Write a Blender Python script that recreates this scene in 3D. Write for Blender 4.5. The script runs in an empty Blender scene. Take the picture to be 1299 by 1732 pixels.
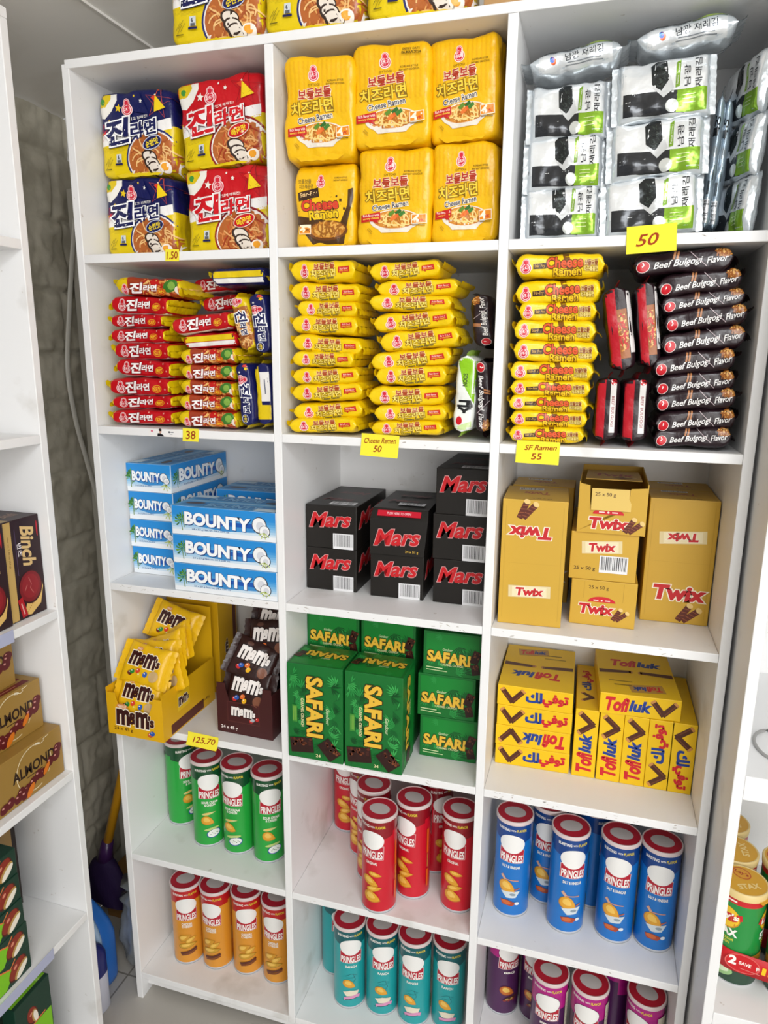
import bpy, bmesh, math, random
import numpy as np
from mathutils import Vector, Matrix, noise
from mathutils.bvhtree import BVHTree

SC = bpy.context.scene
COL = SC.collection
R = math.radians
PI = math.pi

# ---------------------------------------------------------------- camera
cam_d = bpy.data.cameras.new('camera')
cam = bpy.data.objects.new('camera', cam_d)
COL.objects.link(cam)
cam_d.sensor_fit = 'VERTICAL'
cam_d.sensor_height = 24.0
cam_d.lens = 1187.2044 * 24.0 / 1732.0
cam_d.clip_start = 0.02
cam.matrix_world = (Matrix.Translation((0.93509, -1.15859, 1.50414)) @ Matrix.Rotation(0.290846, 4, 'Z')
                    @ Matrix.Rotation(PI / 2 - 0.221092, 4, 'X') @ Matrix.Rotation(0.009398, 4, 'Z'))
SC.camera = cam

# ---------------------------------------------------------------- view and light
SC.view_settings.view_transform = 'Standard'
SC.view_settings.look = 'None'
SC.view_settings.gamma = 1.0
SC.view_settings.use_curve_mapping = False
SC.view_settings.exposure = -0.43

W = bpy.data.worlds.new('shop_ambient')
SC.world = W
W.use_nodes = True
nt = W.node_tree
bg = nt.nodes['Background']
geo = nt.nodes.new('ShaderNodeTexCoord')
sep = nt.nodes.new('ShaderNodeSeparateXYZ')
ramp = nt.nodes.new('ShaderNodeValToRGB')
mr = nt.nodes.new('ShaderNodeMapRange')
mr.inputs['From Min'].default_value = -1.0
nt.links.new(geo.outputs['Generated'], sep.inputs[0])
nt.links.new(sep.outputs['Z'], mr.inputs['Value'])
nt.links.new(mr.outputs[0], ramp.inputs[0])
nt.links.new(ramp.outputs[0], bg.inputs['Color'])
ramp.color_ramp.elements[0].color = (.42, .41, .39, 1)
ramp.color_ramp.elements[1].color = (1.0, 1.0, 1.0, 1)
bg.inputs['Strength'].default_value = 0.78

def area(name, loc, target, sx, sy, watts, col=(1, 1, 1)):
    l = bpy.data.lights.new(name, 'AREA')
    l.shape = 'RECTANGLE'; l.size = sx; l.size_y = sy; l.energy = watts; l.color = col
    o = bpy.data.objects.new(name, l); COL.objects.link(o)
    o.location = loc
    o.rotation_euler = (Vector(target) - Vector(loc)).to_track_quat('-Z', 'Y').to_euler()
    return o
area('shop_window_light', (2.5, -3.4, 1.55), (0.5, 0.0, 1.15), 2.6, 2.2, 122, (1.0, .985, .96))
area('ceiling_lamp_light', (1.25, -1.7, 2.42), (0.6, -0.1, 0.9), 1.2, 0.4, 30, (.94, .97, 1.0))

# ---------------------------------------------------------------- colour and materials
def lin(h):
    h = h.lstrip('#')
    c = [int(h[i:i + 2], 16) / 255 for i in (0, 2, 4)]
    return tuple(x / 12.92 if x <= .04045 else ((x + .055) / 1.055) ** 2.4 for x in c) + (1.0,)

MATS = {}
def print_mat(name, rough=.4, metal=0.0, coat=0.0, spec=.5, bump=0.0, bscale=40., dist=.002):
    """printed packaging: base colour is the print on the mesh, finish per material"""
    m = bpy.data.materials.new(name); m.use_nodes = True
    n = m.node_tree.nodes; l = m.node_tree.links; b = n['Principled BSDF']
    a = n.new('ShaderNodeAttribute'); a.attribute_name = 'print'
    l.new(a.outputs['Color'], b.inputs['Base Color'])
    b.inputs['Roughness'].default_value = rough
    b.inputs['Metallic'].default_value = metal
    b.inputs['Coat Weight'].default_value = coat
    b.inputs['Coat Roughness'].default_value = .12
    b.inputs['Specular IOR Level'].default_value = spec
    if bump:
        tc = n.new('ShaderNodeTexCoord'); t = n.new('ShaderNodeTexNoise'); bp = n.new('ShaderNodeBump')
        t.inputs['Scale'].default_value = bscale; t.inputs['Detail'].default_value = 3
        bp.inputs['Strength'].default_value = bump; bp.inputs['Distance'].default_value = dist
        l.new(tc.outputs['Object'], t.inputs['Vector']); l.new(t.outputs['Fac'], bp.inputs['Height'])
        l.new(bp.outputs['Normal'], b.inputs['Normal'])
    MATS[name] = m
    return m
print_mat('card', .42, spec=.4, bump=.05, bscale=60)
print_mat('film', .3, coat=.15, spec=.35, bump=.6, bscale=42, dist=.005)
print_mat('foil', .24, metal=.45, coat=.4, bump=.6, bscale=30, dist=.006)
print_mat('can_shell', .32, coat=.2)
print_mat('plastic', .35, coat=.1)
print_mat('paper', .8, spec=.2)
print_mat('matte', .75, spec=.25, bump=.25, bscale=120, dist=.001)

def surf_mat(name, colh, rough=.5, dirt=None, dirt_scale=18., dirt_lo=.62, bump=.08, bscale=35., spec=.4, specks=False):
    m = bpy.data.materials.new(name); m.use_nodes = True
    n = m.node_tree.nodes; l = m.node_tree.links; b = n['Principled BSDF']
    b.inputs['Roughness'].default_value = rough
    b.inputs['Specular IOR Level'].default_value = spec
    tc = n.new('ShaderNodeTexCoord')
    c = lin(colh)
    if dirt:
        t = n.new('ShaderNodeTexNoise'); t.inputs['Scale'].default_value = dirt_scale; t.inputs['Detail'].default_value = 6
        rp = n.new('ShaderNodeValToRGB')
        rp.color_ramp.elements[0].position = dirt_lo; rp.color_ramp.elements[0].color = c
        rp.color_ramp.elements[1].position = min(.99, dirt_lo + .16); rp.color_ramp.elements[1].color = lin(dirt)
        l.new(tc.outputs['Object'], t.inputs['Vector']); l.new(t.outputs['Fac'], rp.inputs[0])
        l.new(rp.outputs[0], b.inputs['Base Color'])
    else:
        b.inputs['Base Color'].default_value = c
    if bump:
        t2 = n.new('ShaderNodeTexNoise'); t2.inputs['Scale'].default_value = bscale; t2.inputs['Detail'].default_value = 4
        bp = n.new('ShaderNodeBump'); bp.inputs['Strength'].default_value = bump; bp.inputs['Distance'].default_value = .003
        l.new(tc.outputs['Object'], t2.inputs['Vector']); l.new(t2.outputs['Fac'], bp.inputs['Height'])
        l.new(bp.outputs['Normal'], b.inputs['Normal'])
    if specks:
        t3 = n.new('ShaderNodeTexNoise'); t3.inputs['Scale'].default_value = 70; t3.inputs['Detail'].default_value = 2
        r3 = n.new('ShaderNodeValToRGB'); r3.color_ramp.elements[0].position = .735; r3.color_ramp.elements[1].position = .79
        mx = n.new('ShaderNodeMix'); mx.data_type = 'RGBA'
        l.new(tc.outputs['Object'], t3.inputs['Vector']); l.new(t3.outputs['Fac'], r3.inputs[0]); l.new(r3.outputs[0], mx.inputs['Factor'])
        l.new(rp.outputs[0], mx.inputs[6]); mx.inputs[7].default_value = lin('#cfcbc6'); l.new(mx.outputs[2], b.inputs['Base Color'])
    MATS[name] = m
    return m
surf_mat('white_paint', '#ebebeb', .42, dirt='#d2d0cc', dirt_scale=9, dirt_lo=.60, bump=.06, bscale=22, specks=True)
surf_mat('plaster', '#ebe8e2', .8, dirt='#e0dcd4', dirt_scale=5, dirt_lo=.5, bump=.12, bscale=9)
surf_mat('stone', '#b3ad9d', .6, dirt='#9f9989', dirt_scale=14, dirt_lo=.45, bump=.55, bscale=45)
surf_mat('back_paint', '#c9c6c0', .8)
surf_mat('cable_grey', '#9a968c', .5, bump=0)

def tile_mat():
    m = bpy.data.materials.new('floor_tile'); m.use_nodes = True
    n = m.node_tree.nodes; l = m.node_tree.links; b = n['Principled BSDF']
    tc = n.new('ShaderNodeTexCoord'); mp = n.new('ShaderNodeMapping')
    mp.inputs['Location'].default_value = (.075, -.045, 0)
    br = n.new('ShaderNodeTexBrick'); br.offset = 0
    br.inputs['Color1'].default_value = lin('#b5b0a8'); br.inputs['Color2'].default_value = lin('#b1aca4')
    br.inputs['Mortar'].default_value = lin('#7c776f'); br.inputs['Scale'].default_value = 1
    br.inputs['Mortar Size'].default_value = .0022; br.inputs['Brick Width'].default_value = .6; br.inputs['Row Height'].default_value = .6
    l.new(tc.outputs['Object'], mp.inputs[0]); l.new(mp.outputs[0], br.inputs['Vector'])
    l.new(br.outputs['Color'], b.inputs['Base Color']); b.inputs['Roughness'].default_value = .3
    MATS['floor_tile'] = m
tile_mat()

# ---------------------------------------------------------------- flat artwork (vector shapes that get printed on packs)
_GL = {}
def glyphs(s, off=0.0, shear=0.0, font=None):
    k = (s, off, shear)
    if k in _GL: return _GL[k]
    c = bpy.data.curves.new('lettering', 'FONT'); c.body = s; c.offset = off; c.shear = shear
    c.resolution_u = 3; c.fill_mode = 'FRONT'
    o = bpy.data.objects.new('lettering', c); COL.objects.link(o)
    dg = bpy.context.evaluated_depsgraph_get()
    e = o.evaluated_get(dg); m = e.to_mesh()
    V = np.array([v.co[:2] for v in m.vertices], float); F = [tuple(p.vertices) for p in m.polygons]
    e.to_mesh_clear(); bpy.data.objects.remove(o); bpy.data.curves.remove(c)
    _GL[k] = (V, F)
    return V, F

class Art:
    """list of coloured 2-D shapes in metres, drawn in order"""
    def __init__(s): s.it = []; s.lay = 1.0
    def add(s, V, F, col, same=False):
        if not same: s.lay += 1
        V = np.asarray(V, float); G = []
        for f in F:                                   # keep every shape facing outward
            P = V[list(f)]; x, y = P[:, 0], P[:, 1]
            G.append(tuple(f) if np.dot(x, np.roll(y, -1)) - np.dot(y, np.roll(x, -1)) >= 0 else tuple(reversed(f)))
        s.it.append((V, G, col, s.lay))
    def poly(s, pts, col, same=False): s.add(pts, [tuple(range(len(pts)))], col, same)
    def rect(s, x, y, w, h, col, rot=0, same=False):
        c, d = math.cos(R(rot)), math.sin(R(rot))
        s.poly([(x + c * a * w / 2 - d * b * h / 2, y + d * a * w / 2 + c * b * h / 2) for a, b in ((-1, -1), (1, -1), (1, 1), (-1, 1))], col, same)
    def ell(s, x, y, rx, ry, col, rot=0, n=22, same=False):
        c, d = math.cos(R(rot)), math.sin(R(rot))
        s.poly([(x + c * rx * math.cos(t) - d * ry * math.sin(t), y + d * rx * math.cos(t) + c * ry * math.sin(t))
                for t in [2 * PI * i / n for i in range(n)]], col, same)
    def line(s, pts, w, col, same=False):
        P = [np.array(p, float) for p in pts]; V = []; F = []
        for i, p in enumerate(P):
            t = P[min(i + 1, len(P) - 1)] - P[max(i - 1, 0)]; t /= (np.linalg.norm(t) + 1e-9); nn = np.array((-t[1], t[0])) * w / 2
            V += [p - nn, p + nn]
        for i in range(len(P) - 1): F.append((2 * i, 2 * i + 2, 2 * i + 3, 2 * i + 1))
        s.add(V, F, col, same)
    def text(s, t, x, y, w, h, col, rot=0, bold=.02, shear=0, out=None, ow=.06, arc=0.0):
        V0, _ = glyphs(t, 0, shear)
        lo, hi = V0.min(0), V0.max(0); c0 = (lo + hi) / 2; sz = hi - lo
        k = np.array((w / sz[0] if w else h / sz[1], h / sz[1] if h else w / sz[0]))
        cs, sn = math.cos(R(rot)), math.sin(R(rot))
        for o, cl in (([(ow, out)] if out else []) + [(bold, col)]):
            V, F = glyphs(t, o, shear)
            Q = (V - c0) * k
            if arc: Q[:, 1] += arc * (1 - (2 * Q[:, 0] / (abs(sz[0] * k[0]) + 1e-9)) ** 2)
            s.add(np.stack([x + cs * Q[:, 0] - sn * Q[:, 1], y + sn * Q[:, 0] + cs * Q[:, 1]], 1), F, cl)
    def strands(s, x, y, rx, ry, cols, n, seed, L=.02, w=.002):
        rg = random.Random(seed)
        for ci, cl in enumerate(cols):
            for i in range(n // len(cols)):
                a = rg.random() * 2 * PI; q = math.sqrt(rg.random()) * .85
                p = np.array((x + rx * q * math.cos(a), y + ry * q * math.sin(a))); d = rg.random() * 2 * PI; cv = rg.uniform(-.9, .9)
                pts = []
                for k in range(5):
                    e = ((p[0] - x) / rx) ** 2 + ((p[1] - y) / ry) ** 2
                    if e > 1: break
                    pts.append(p.copy()); p = p + np.array((math.cos(d), math.sin(d))) * L / 4; d += cv
                if len(pts) > 2: s.line(pts, w, cl, same=(i % 6 != 0))
    def barcode(s, x, y, w, h, seed=1, rot=0):
        rg = random.Random(seed); s.rect(x, y, w, h, '#e4e4e6', rot); q = -w * .44
        s.lay += 1
        while q < w * .44:
            b = rg.choice((.012, .02, .03)) * w
            c, d = math.cos(R(rot)), math.sin(R(rot)); ox, oy = q + b / 2, h * .05
            s.rect(x + c * ox - d * oy, y + d * ox + c * oy, b, h * .78, '#26262a', rot, same=True)
            q += b + rg.choice((.015, .025, .035)) * w
    def star(s, x, y, r, col, rot=0, inner=.45, same=False):
        s.poly([(x + r * (1 if i % 2 == 0 else inner) * math.sin(R(rot) + PI * i / 5), y + r * (1 if i % 2 == 0 else inner) * math.cos(R(rot) + PI * i / 5)) for i in range(10)], col, same)
    def star_outline(s, x, y, r, col, rot=0, w=.0006):
        p = [(x + r * math.sin(R(rot) + 4 * PI * i / 5), y + r * math.cos(R(rot) + 4 * PI * i / 5)) for i in range(6)]
        s.line(p, w, col)
    def moved(s, dx=0, dy=0, rot=0, k=1.0):
        o = Art(); c, d = math.cos(R(rot)) * k, math.sin(R(rot)) * k; o.lay = s.lay
        o.it = [(np.stack([dx + c * V[:, 0] - d * V[:, 1], dy + d * V[:, 0] + c * V[:, 1]], 1), F, cl, ly) for V, F, cl, ly in s.it]
        return o

EPS = 4e-5
def sliced(V, F, gx, gy):
    """cut shapes on a grid so they can follow a curved pack"""
    bm = bmesh.new(); vs = [bm.verts.new((p[0], p[1], 0)) for p in V]
    for f in F:
        try: bm.faces.new([vs[i] for i in f])
        except ValueError: pass
    lo, hi = V.min(0), V.max(0)
    for ax, g in ((0, gx), (1, gy)):
        if not g: continue
        k = math.ceil(lo[ax] / g)
        while k * g < hi[ax]:
            nrm = (1, 0, 0) if ax == 0 else (0, 1, 0)
            bmesh.ops.bisect_plane(bm, geom=bm.verts[:] + bm.edges[:] + bm.faces[:], plane_co=Vector(nrm) * (k * g), plane_no=nrm, dist=1e-7)
            k += 1
    bm.verts.index_update()
    V2 = np.array([v.co[:2] for v in bm.verts]); F2 = [tuple(v.index for v in f.verts) for f in bm.faces]
    bm.free()
    return V2, F2

class MB:
    """collects coloured faces and links them as one mesh"""
    def __init__(s): s.V = []; s.F = []; s.C = []; s.N = []; s.smooth = []
    def add(s, V, F, col, smooth=False, N=None):
        b = len(s.V); s.V += [tuple(v) for v in V]; s.N += ([tuple(n) for n in N] if N is not None else [(0, 0, 0)] * len(V))
        for i, f in enumerate(F):
            s.F.append(tuple(b + j for j in f)); s.C.append(col[i] if isinstance(col, list) else col); s.smooth.append(smooth)
        return s
    def box(s, x0, x1, y0, y1, z0, z1, col='#ffffff', bev=0.0):
        bm = bmesh.new(); bmesh.ops.create_cube(bm, size=1)
        for v in bm.verts: v.co = (x0 + (v.co.x + .5) * (x1 - x0), y0 + (v.co.y + .5) * (y1 - y0), z0 + (v.co.z + .5) * (z1 - z0))
        if bev: bmesh.ops.bevel(bm, geom=bm.edges[:], offset=bev, segments=2, affect='EDGES', profile=.5)
        bm.verts.index_update()
        if isinstance(col, dict):
            cl = []
            for f in bm.faces:
                f.normal_update(); n = f.normal; a = max(range(3), key=lambda i: abs(n[i]))
                k = {0: 'RL', 1: 'BF', 2: 'TD'}[a][0 if n[a] > 0 else 1]
                cl.append(col.get(k, col.get('*', '#ffffff')))
        else: cl = col
        s.add([v.co[:] for v in bm.verts], [tuple(v.index for v in f.verts) for f in bm.faces], cl)
        bm.free(); return s
    def art_flat(s, art, o, U, V, n):
        o, U, V, n = map(np.array, (o, U, V, n))
        for P, F, col, ly in art.it:
            s.add(o + P[:, :1] * U + P[:, 1:] * V + n * EPS * ly, F, col)
    def art_cyl(s, art, r, z0, yaw=0.0):
        for P, F, col, ly in art.it:
            P, F = sliced(P, F, .006, None)
            a = -PI / 2 + yaw + P[:, 0] / r; rr = r + EPS * ly * 1.5
            s.add(np.stack([rr * np.cos(a), rr * np.sin(a), z0 + P[:, 1]], 1), F, col, True, np.stack([np.cos(a), np.sin(a), 0 * a], 1))
    def art_ray(s, art, bvh, nrm_of, face, gx=.005, gy=.004):
        """print shapes onto a curved body, seen square-on from its face side"""
        for P, F, col, ly in art.it:
            P, F = sliced(P, F, gx, gy); Q = []; N = []; ok = []
            for u, v in P:
                if face == 'side': o, d = Vector((u, -1, v)), Vector((0, 1, 0))
                else: o, d = Vector((u, v, 1)), Vector((0, 0, -1))
                h, hn, hi, _ = bvh.ray_cast(o, d)
                if h is None: Q.append((0, 0, 0)); N.append((0, 0, 1)); ok.append(False); continue
                nn = nrm_of(hi, h); Q.append(tuple(h + nn * (EPS * ly * 1.6 + .0003))); N.append(tuple(nn)); ok.append(True)
            s.add(Q, [f for f in F if all(ok[i] for i in f)], col, True, N)
    def mesh(s, name, mat, normals=False):
        me = bpy.data.meshes.new(name); me.from_pydata(s.V, [], s.F); me.validate(verbose=False)
        if len(me.polygons) != len(s.F):
            pass
        at = me.attributes.new('print', 'FLOAT_COLOR', 'CORNER')
        pal = {c: lin(c) for c in set(s.C)}
        buf = np.empty((len(me.loops), 4), 'f'); i = 0
        for p, c in zip(me.polygons, s.C):
            buf[i:i + p.loop_total] = pal[c]; i += p.loop_total
        at.data.foreach_set('color', buf.ravel())
        me.polygons.foreach_set('use_smooth', s.smooth)
        me.materials.append(MATS[mat])
        if normals:
            me.normals_split_custom_set_from_vertices([n if n != (0, 0, 0) else v.normal for n, v in zip(s.N, me.vertices)])
        me.update(); return me
    def build(s, name, mat, parent=None, normals=False):
        return put(name, s.mesh(name, mat, normals), parent)

def put(name, me, parent=None):
    o = bpy.data.objects.new(name, me); COL.objects.link(o)
    if parent: o.parent = parent
    return o
def empty(name, loc=(0, 0, 0), rot=(0, 0, 0)):
    o = bpy.data.objects.new(name, None); COL.objects.link(o); o.location = loc; o.rotation_euler = rot
    o.empty_display_size = .05
    return o
def tag(o, label, cat, group=None):
    o['label'] = label; o['category'] = cat
    if group: o['group'] = group
    return o
def structure(o): o['kind'] = 'structure'; return o
def dup(o, parent=None):
    c = o.copy(); COL.objects.link(c)
    if parent: c.parent = parent
    for ch in KIDS.get(o.name, []):
        dup(ch, c)
    return c
KIDS = {}
PROTO = {}
def place(kind, loc, rot, label, cat, group=None, scale=(1, 1, 1)):
    """first call builds the pack, later calls copy it with its parts"""
    if kind not in PROTO:
        o = BUILD[kind](); PROTO[kind] = o
        for ch in [c for c in bpy.data.objects if c.parent and (c.parent == o or c.parent.parent == o)]: KIDS.setdefault(ch.parent.name, []).append(ch)
    else:
        o = dup(PROTO[kind])
    o.location = loc; o.rotation_euler = rot; o.scale = scale
    for k in ('label', 'category', 'group'):
        if k in o: del o[k]
    return tag(o, label, cat, group)
BUILD = {}
ORD = ['lowest', 'second', 'third', 'fourth', 'fifth', 'sixth', 'seventh', 'eighth', 'ninth', 'topmost']
def nth(i, n): return 'lowest' if i == 0 else ('topmost' if i == n - 1 else ORD[i] + ' from the bottom')
# ================================================================ the room
def plane(name, pts, mat):
    me = bpy.data.meshes.new(name); me.from_pydata(pts, [], [tuple(range(len(pts)))]); me.materials.append(MATS[mat]); me.update()
    return structure(put(name, me))
XWL = -.284
plane('floor', [(XWL, -4, 0), (4, -4, 0), (4, .325, 0), (XWL, .325, 0)], 'floor_tile')
plane('wall_back', [(XWL, .325, 0), (4, .325, 0), (4, .325, 3.2), (XWL, .325, 3.2)], 'back_paint')
ZC = 2.024
plane('ceiling', [(XWL - .01, -4, ZC), (XWL - .01, .325, ZC), (2.6, .325, ZC + .882), (2.6, -4, ZC + .882)], 'plaster')
def stone_wall():
    """foam-stone cladding: uneven courses with rough faces and deep joints"""
    y0, y1, z1 = -1.3, .325, ZC
    ny, nz = 240, 300; V = []; F = []
    rg = random.Random(4)
    courses = []; z = 0
    while z < z1:
        h = rg.uniform(.10, .17); joints = []; y = y0 - rg.uniform(0, .2)
        while y < y1 + .3:
            joints.append(y); y += rg.uniform(.16, .36)
        courses.append((z, z + h, joints)); z += h
    for j in range(nz + 1):
        zz = z1 * j / nz
        cs = next((c for c in courses if c[0] <= zz < c[1]), courses[-1]); ci = courses.index(cs)
        for i in range(ny + 1):
            yy = y0 + (y1 - y0) * i / ny
            wob = .006 * noise.noise((yy * 9, zz * 9, 3.3))
            d = min(min(abs(zz + wob - cs[0]), abs(cs[1] - zz - wob)), min(abs(yy + wob - q) for q in cs[2]))
            k = min(1, d / .010)
            bi = sum(1 for q in cs[2] if q < yy)
            tilt = noise.noise((ci * 3.7, bi * 5.1, 1.0)) * .008
            n1 = noise.fractal((yy * 13, zz * 22, ci * 2.0), 1.0, 2.0, 4)
            V.append((XWL + .0 + k * (.010 + tilt + .0075 * n1 + .003 * noise.noise((yy * 70, zz * 30, 0))) - .004, yy, zz))
    for j in range(nz):
        for i in range(ny):
            a = j * (ny + 1) + i; F.append((a, a + 1, a + ny + 2, a + ny + 1))
    me = bpy.data.meshes.new('wall_left'); me.from_pydata(V, [], F); me.materials.append(MATS['stone']); me.update()
    for p in me.polygons: p.use_smooth = True
    structure(put('wall_left', me))
stone_wall()
# a raised joint strip runs along the sloping ceiling
def seam():
    s45 = .3058; x = .005; m = MB()
    for a, b in ((-4, .32),):
        z = ZC + (x - XWL + .01) * s45
        m.box(x - .003, x + .003, a, b, z - .004, z + .001)
    o = m.build('trim_1', 'paper'); o.data.materials.clear(); o.data.materials.append(MATS['plaster']); structure(o)
seam()

def tube(m, pts, r, n=10, col='#ffffff', flat=None):
    """sweep a round (or flat, rx/ry) section along points"""
    P = [Vector(p) for p in pts]; V = []; F = []
    for i, p in enumerate(P):
        t = (P[min(i + 1, len(P) - 1)] - P[max(0, i - 1)]).normalized()
        a = t.cross(Vector((1, 0, 0)) if abs(t.x) < .9 else Vector((0, 1, 0))).normalized(); b = t.cross(a)
        rx, ry = flat if flat else (r, r)
        if not flat and isinstance(r, (list, tuple)): rx = ry = r[i]
        for k in range(n):
            q = 2 * PI * k / n; V.append(p + a * rx * math.cos(q) + b * ry * math.sin(q))
    for i in range(len(P) - 1):
        for k in range(n): F.append((i * n + k, i * n + (k + 1) % n, (i + 1) * n + (k + 1) % n, (i + 1) * n + k))
    F.append(tuple(range(n - 1, -1, -1))); F.append(tuple((len(P) - 1) * n + k for k in range(n)))
    m.add(V, F, col, True); return m
def smooth_path(pts, k=6):
    P = [Vector(p) for p in pts]; out = []
    for i in range(len(P) - 1):
        a, b, c, d = P[max(0, i - 1)], P[i], P[i + 1], P[min(len(P) - 1, i + 2)]
        for j in range(k):
            t = j / k
            out.append(.5 * ((2 * b) + (c - a) * t + (2 * a - 5 * b + 4 * c - d) * t * t + (3 * b - a - 3 * c + d) * t ** 3))
    out.append(P[-1]); return out
m = MB(); m.box(-.268, -.250, .290, .314, .02, 1.868, '#bdb9ae', .002)
tag(m.build('cable_duct', 'plastic'), 'grey square cable duct running up the stone wall corner', 'cable duct')
m = MB()
tube(m, smooth_path([(-.244, .283, 1.80), (-.246, .262, 1.70), (-.248, .245, 1.603), (-.248, .222, 1.469), (-.248, .232, 1.352), (-.246, .258, 1.241), (-.240, .286, 1.105), (-.239, .296, .98), (-.239, .300, .871), (-.239, .288, .486), (-.239, .294, .206), (-.239, .296, .06)]), .006, 8, '#cfccc2', flat=(.0075, .0035))
tag(m.build('loose_cable', 'plastic'), 'loose flat grey cable bowing away from the duct down the stone wall', 'cable')

# ================================================================ the shelving units
T = .0155
ZS = [1.6796, 1.3620, 1.0398, .7220, .3972, .0743]         # shelf tops, second row down
def board(name, root, *b, bev=.0012, chips=0):
    m = MB().box(*b, bev=bev, col='#ececec'); n0 = len(m.F)
    if chips:                                     # knocked paint along the front edge
        a = Art(); rg = random.Random(chips)
        for i in range(chips):
            x = rg.uniform(b[0] + .02, b[1] - .02); z = b[5] - T / 2 + rg.uniform(-.005, .0055)
            a.ell(x, z, rg.uniform(.001, .0045), rg.uniform(.0004, .0011), rg.choice(('#c4c0bb', '#d6d3ce', '#b7afa8')), rg.uniform(-30, 30), 9, same=i > 0)
        m.art_flat(a, (0, b[2], 0), (1, 0, 0), (0, 0, 1), (0, -1, 0))
    o = m.build(name, 'card', root); o.data.materials.clear(); o.data.materials.append(MATS['white_paint']); o.data.materials.append(MATS['paper'])
    for p in list(o.data.polygons)[n0:]: p.material_index = 1
    return o
main = empty('display_shelf')
tag(main, 'tall white wooden shelving unit of eighteen cubbies filled with snacks', 'shelving unit')
D = .305
XC = [(0.0, .3786), (.3941, .7700), (.7855, 1.1510)]
board('side_panel', main, -T, 0, 0, D, .0, 1.9985)
board('side_panel', main, 1.1510, 1.1665, 0, D, .0, 1.9985)
for a, b in ((.3786, .3941), (.77, .7855)): board('divider', main, a, b, 0, D, ZS[5] - T, 1.9902)
board('top_board', main, -.0085, 1.162, -.0005, D, 1.9904, 2.0052)
CHIPS = {(2, 0): 24, (2, 1): 15, (2, 2): 9, (3, 1): 18, (3, 2): 26, (4, 1): 7, (4, 2): 8, (1, 1): 5, (0, 2): 6}
for k, zi in enumerate(ZS):
    for c, (a, b) in enumerate(XC): board('shelf', main, a + .0002, b - .0002, .0003, D, zi - T, zi, chips=CHIPS.get((k, c), 0))
board('back_panel', main, -T, 1.1665, D, D + .006, .0, 2.0, bev=0)
board('plinth', main, .0005, 1.1505, .022, .036, .022, ZS[5] - T - .0005)
side = empty('display_shelf')
tag(side, 'white wooden shelving unit along the stone wall holding biscuit boxes', 'shelving unit')
XF = .0261
ZL = [1.6795, 1.364, 1.0465, .7209, .4034, .0743]
for y0, y1 in ((-.178, -.1625), (-.5715, -.556), (-.965, -.9495)): board('side_panel', side, XWL + .022, XF, y0, y1, 0, 2.0)
board('top_board', side, XWL + .022, XF + .0005, -.965, -.1625, 2.0, 2.0155)
for zi in ZL:
    for a, b in ((-.556, -.178), (-.9495, -.5715)): board('shelf', side, XWL + .022, XF - .0003, a + .0002, b - .0002, zi - T, zi)
board('back_panel', side, XWL + .016, XWL + .022, -.965, -.1625, 0, 2.0, bev=0)

rightu = empty('display_shelf')
tag(rightu, 'white shelving unit standing forward beside the main one, holding potato crisp cans', 'shelving unit')
board('side_panel', rightu, 1.1725, 1.188, -.1015, .30, 0, 2.0)
board('side_panel', rightu, 1.585, 1.60, -.1015, .30, 0, 2.0)
for zt, th in ((2.0, .016), (1.6796, .016), (1.29, .016), (.892, .04), (.46, .04), (.09, .02)): board('shelf', rightu, 1.1882, 1.5848, -.101, .30, zt - th, zt)
board('back_panel', rightu, 1.1725, 1.60, .30, .306, 0, 2.0, bev=0)
# ================================================================ how each pack is made
def sgnpow(c, p): return math.copysign(abs(c) ** p, c)

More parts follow.
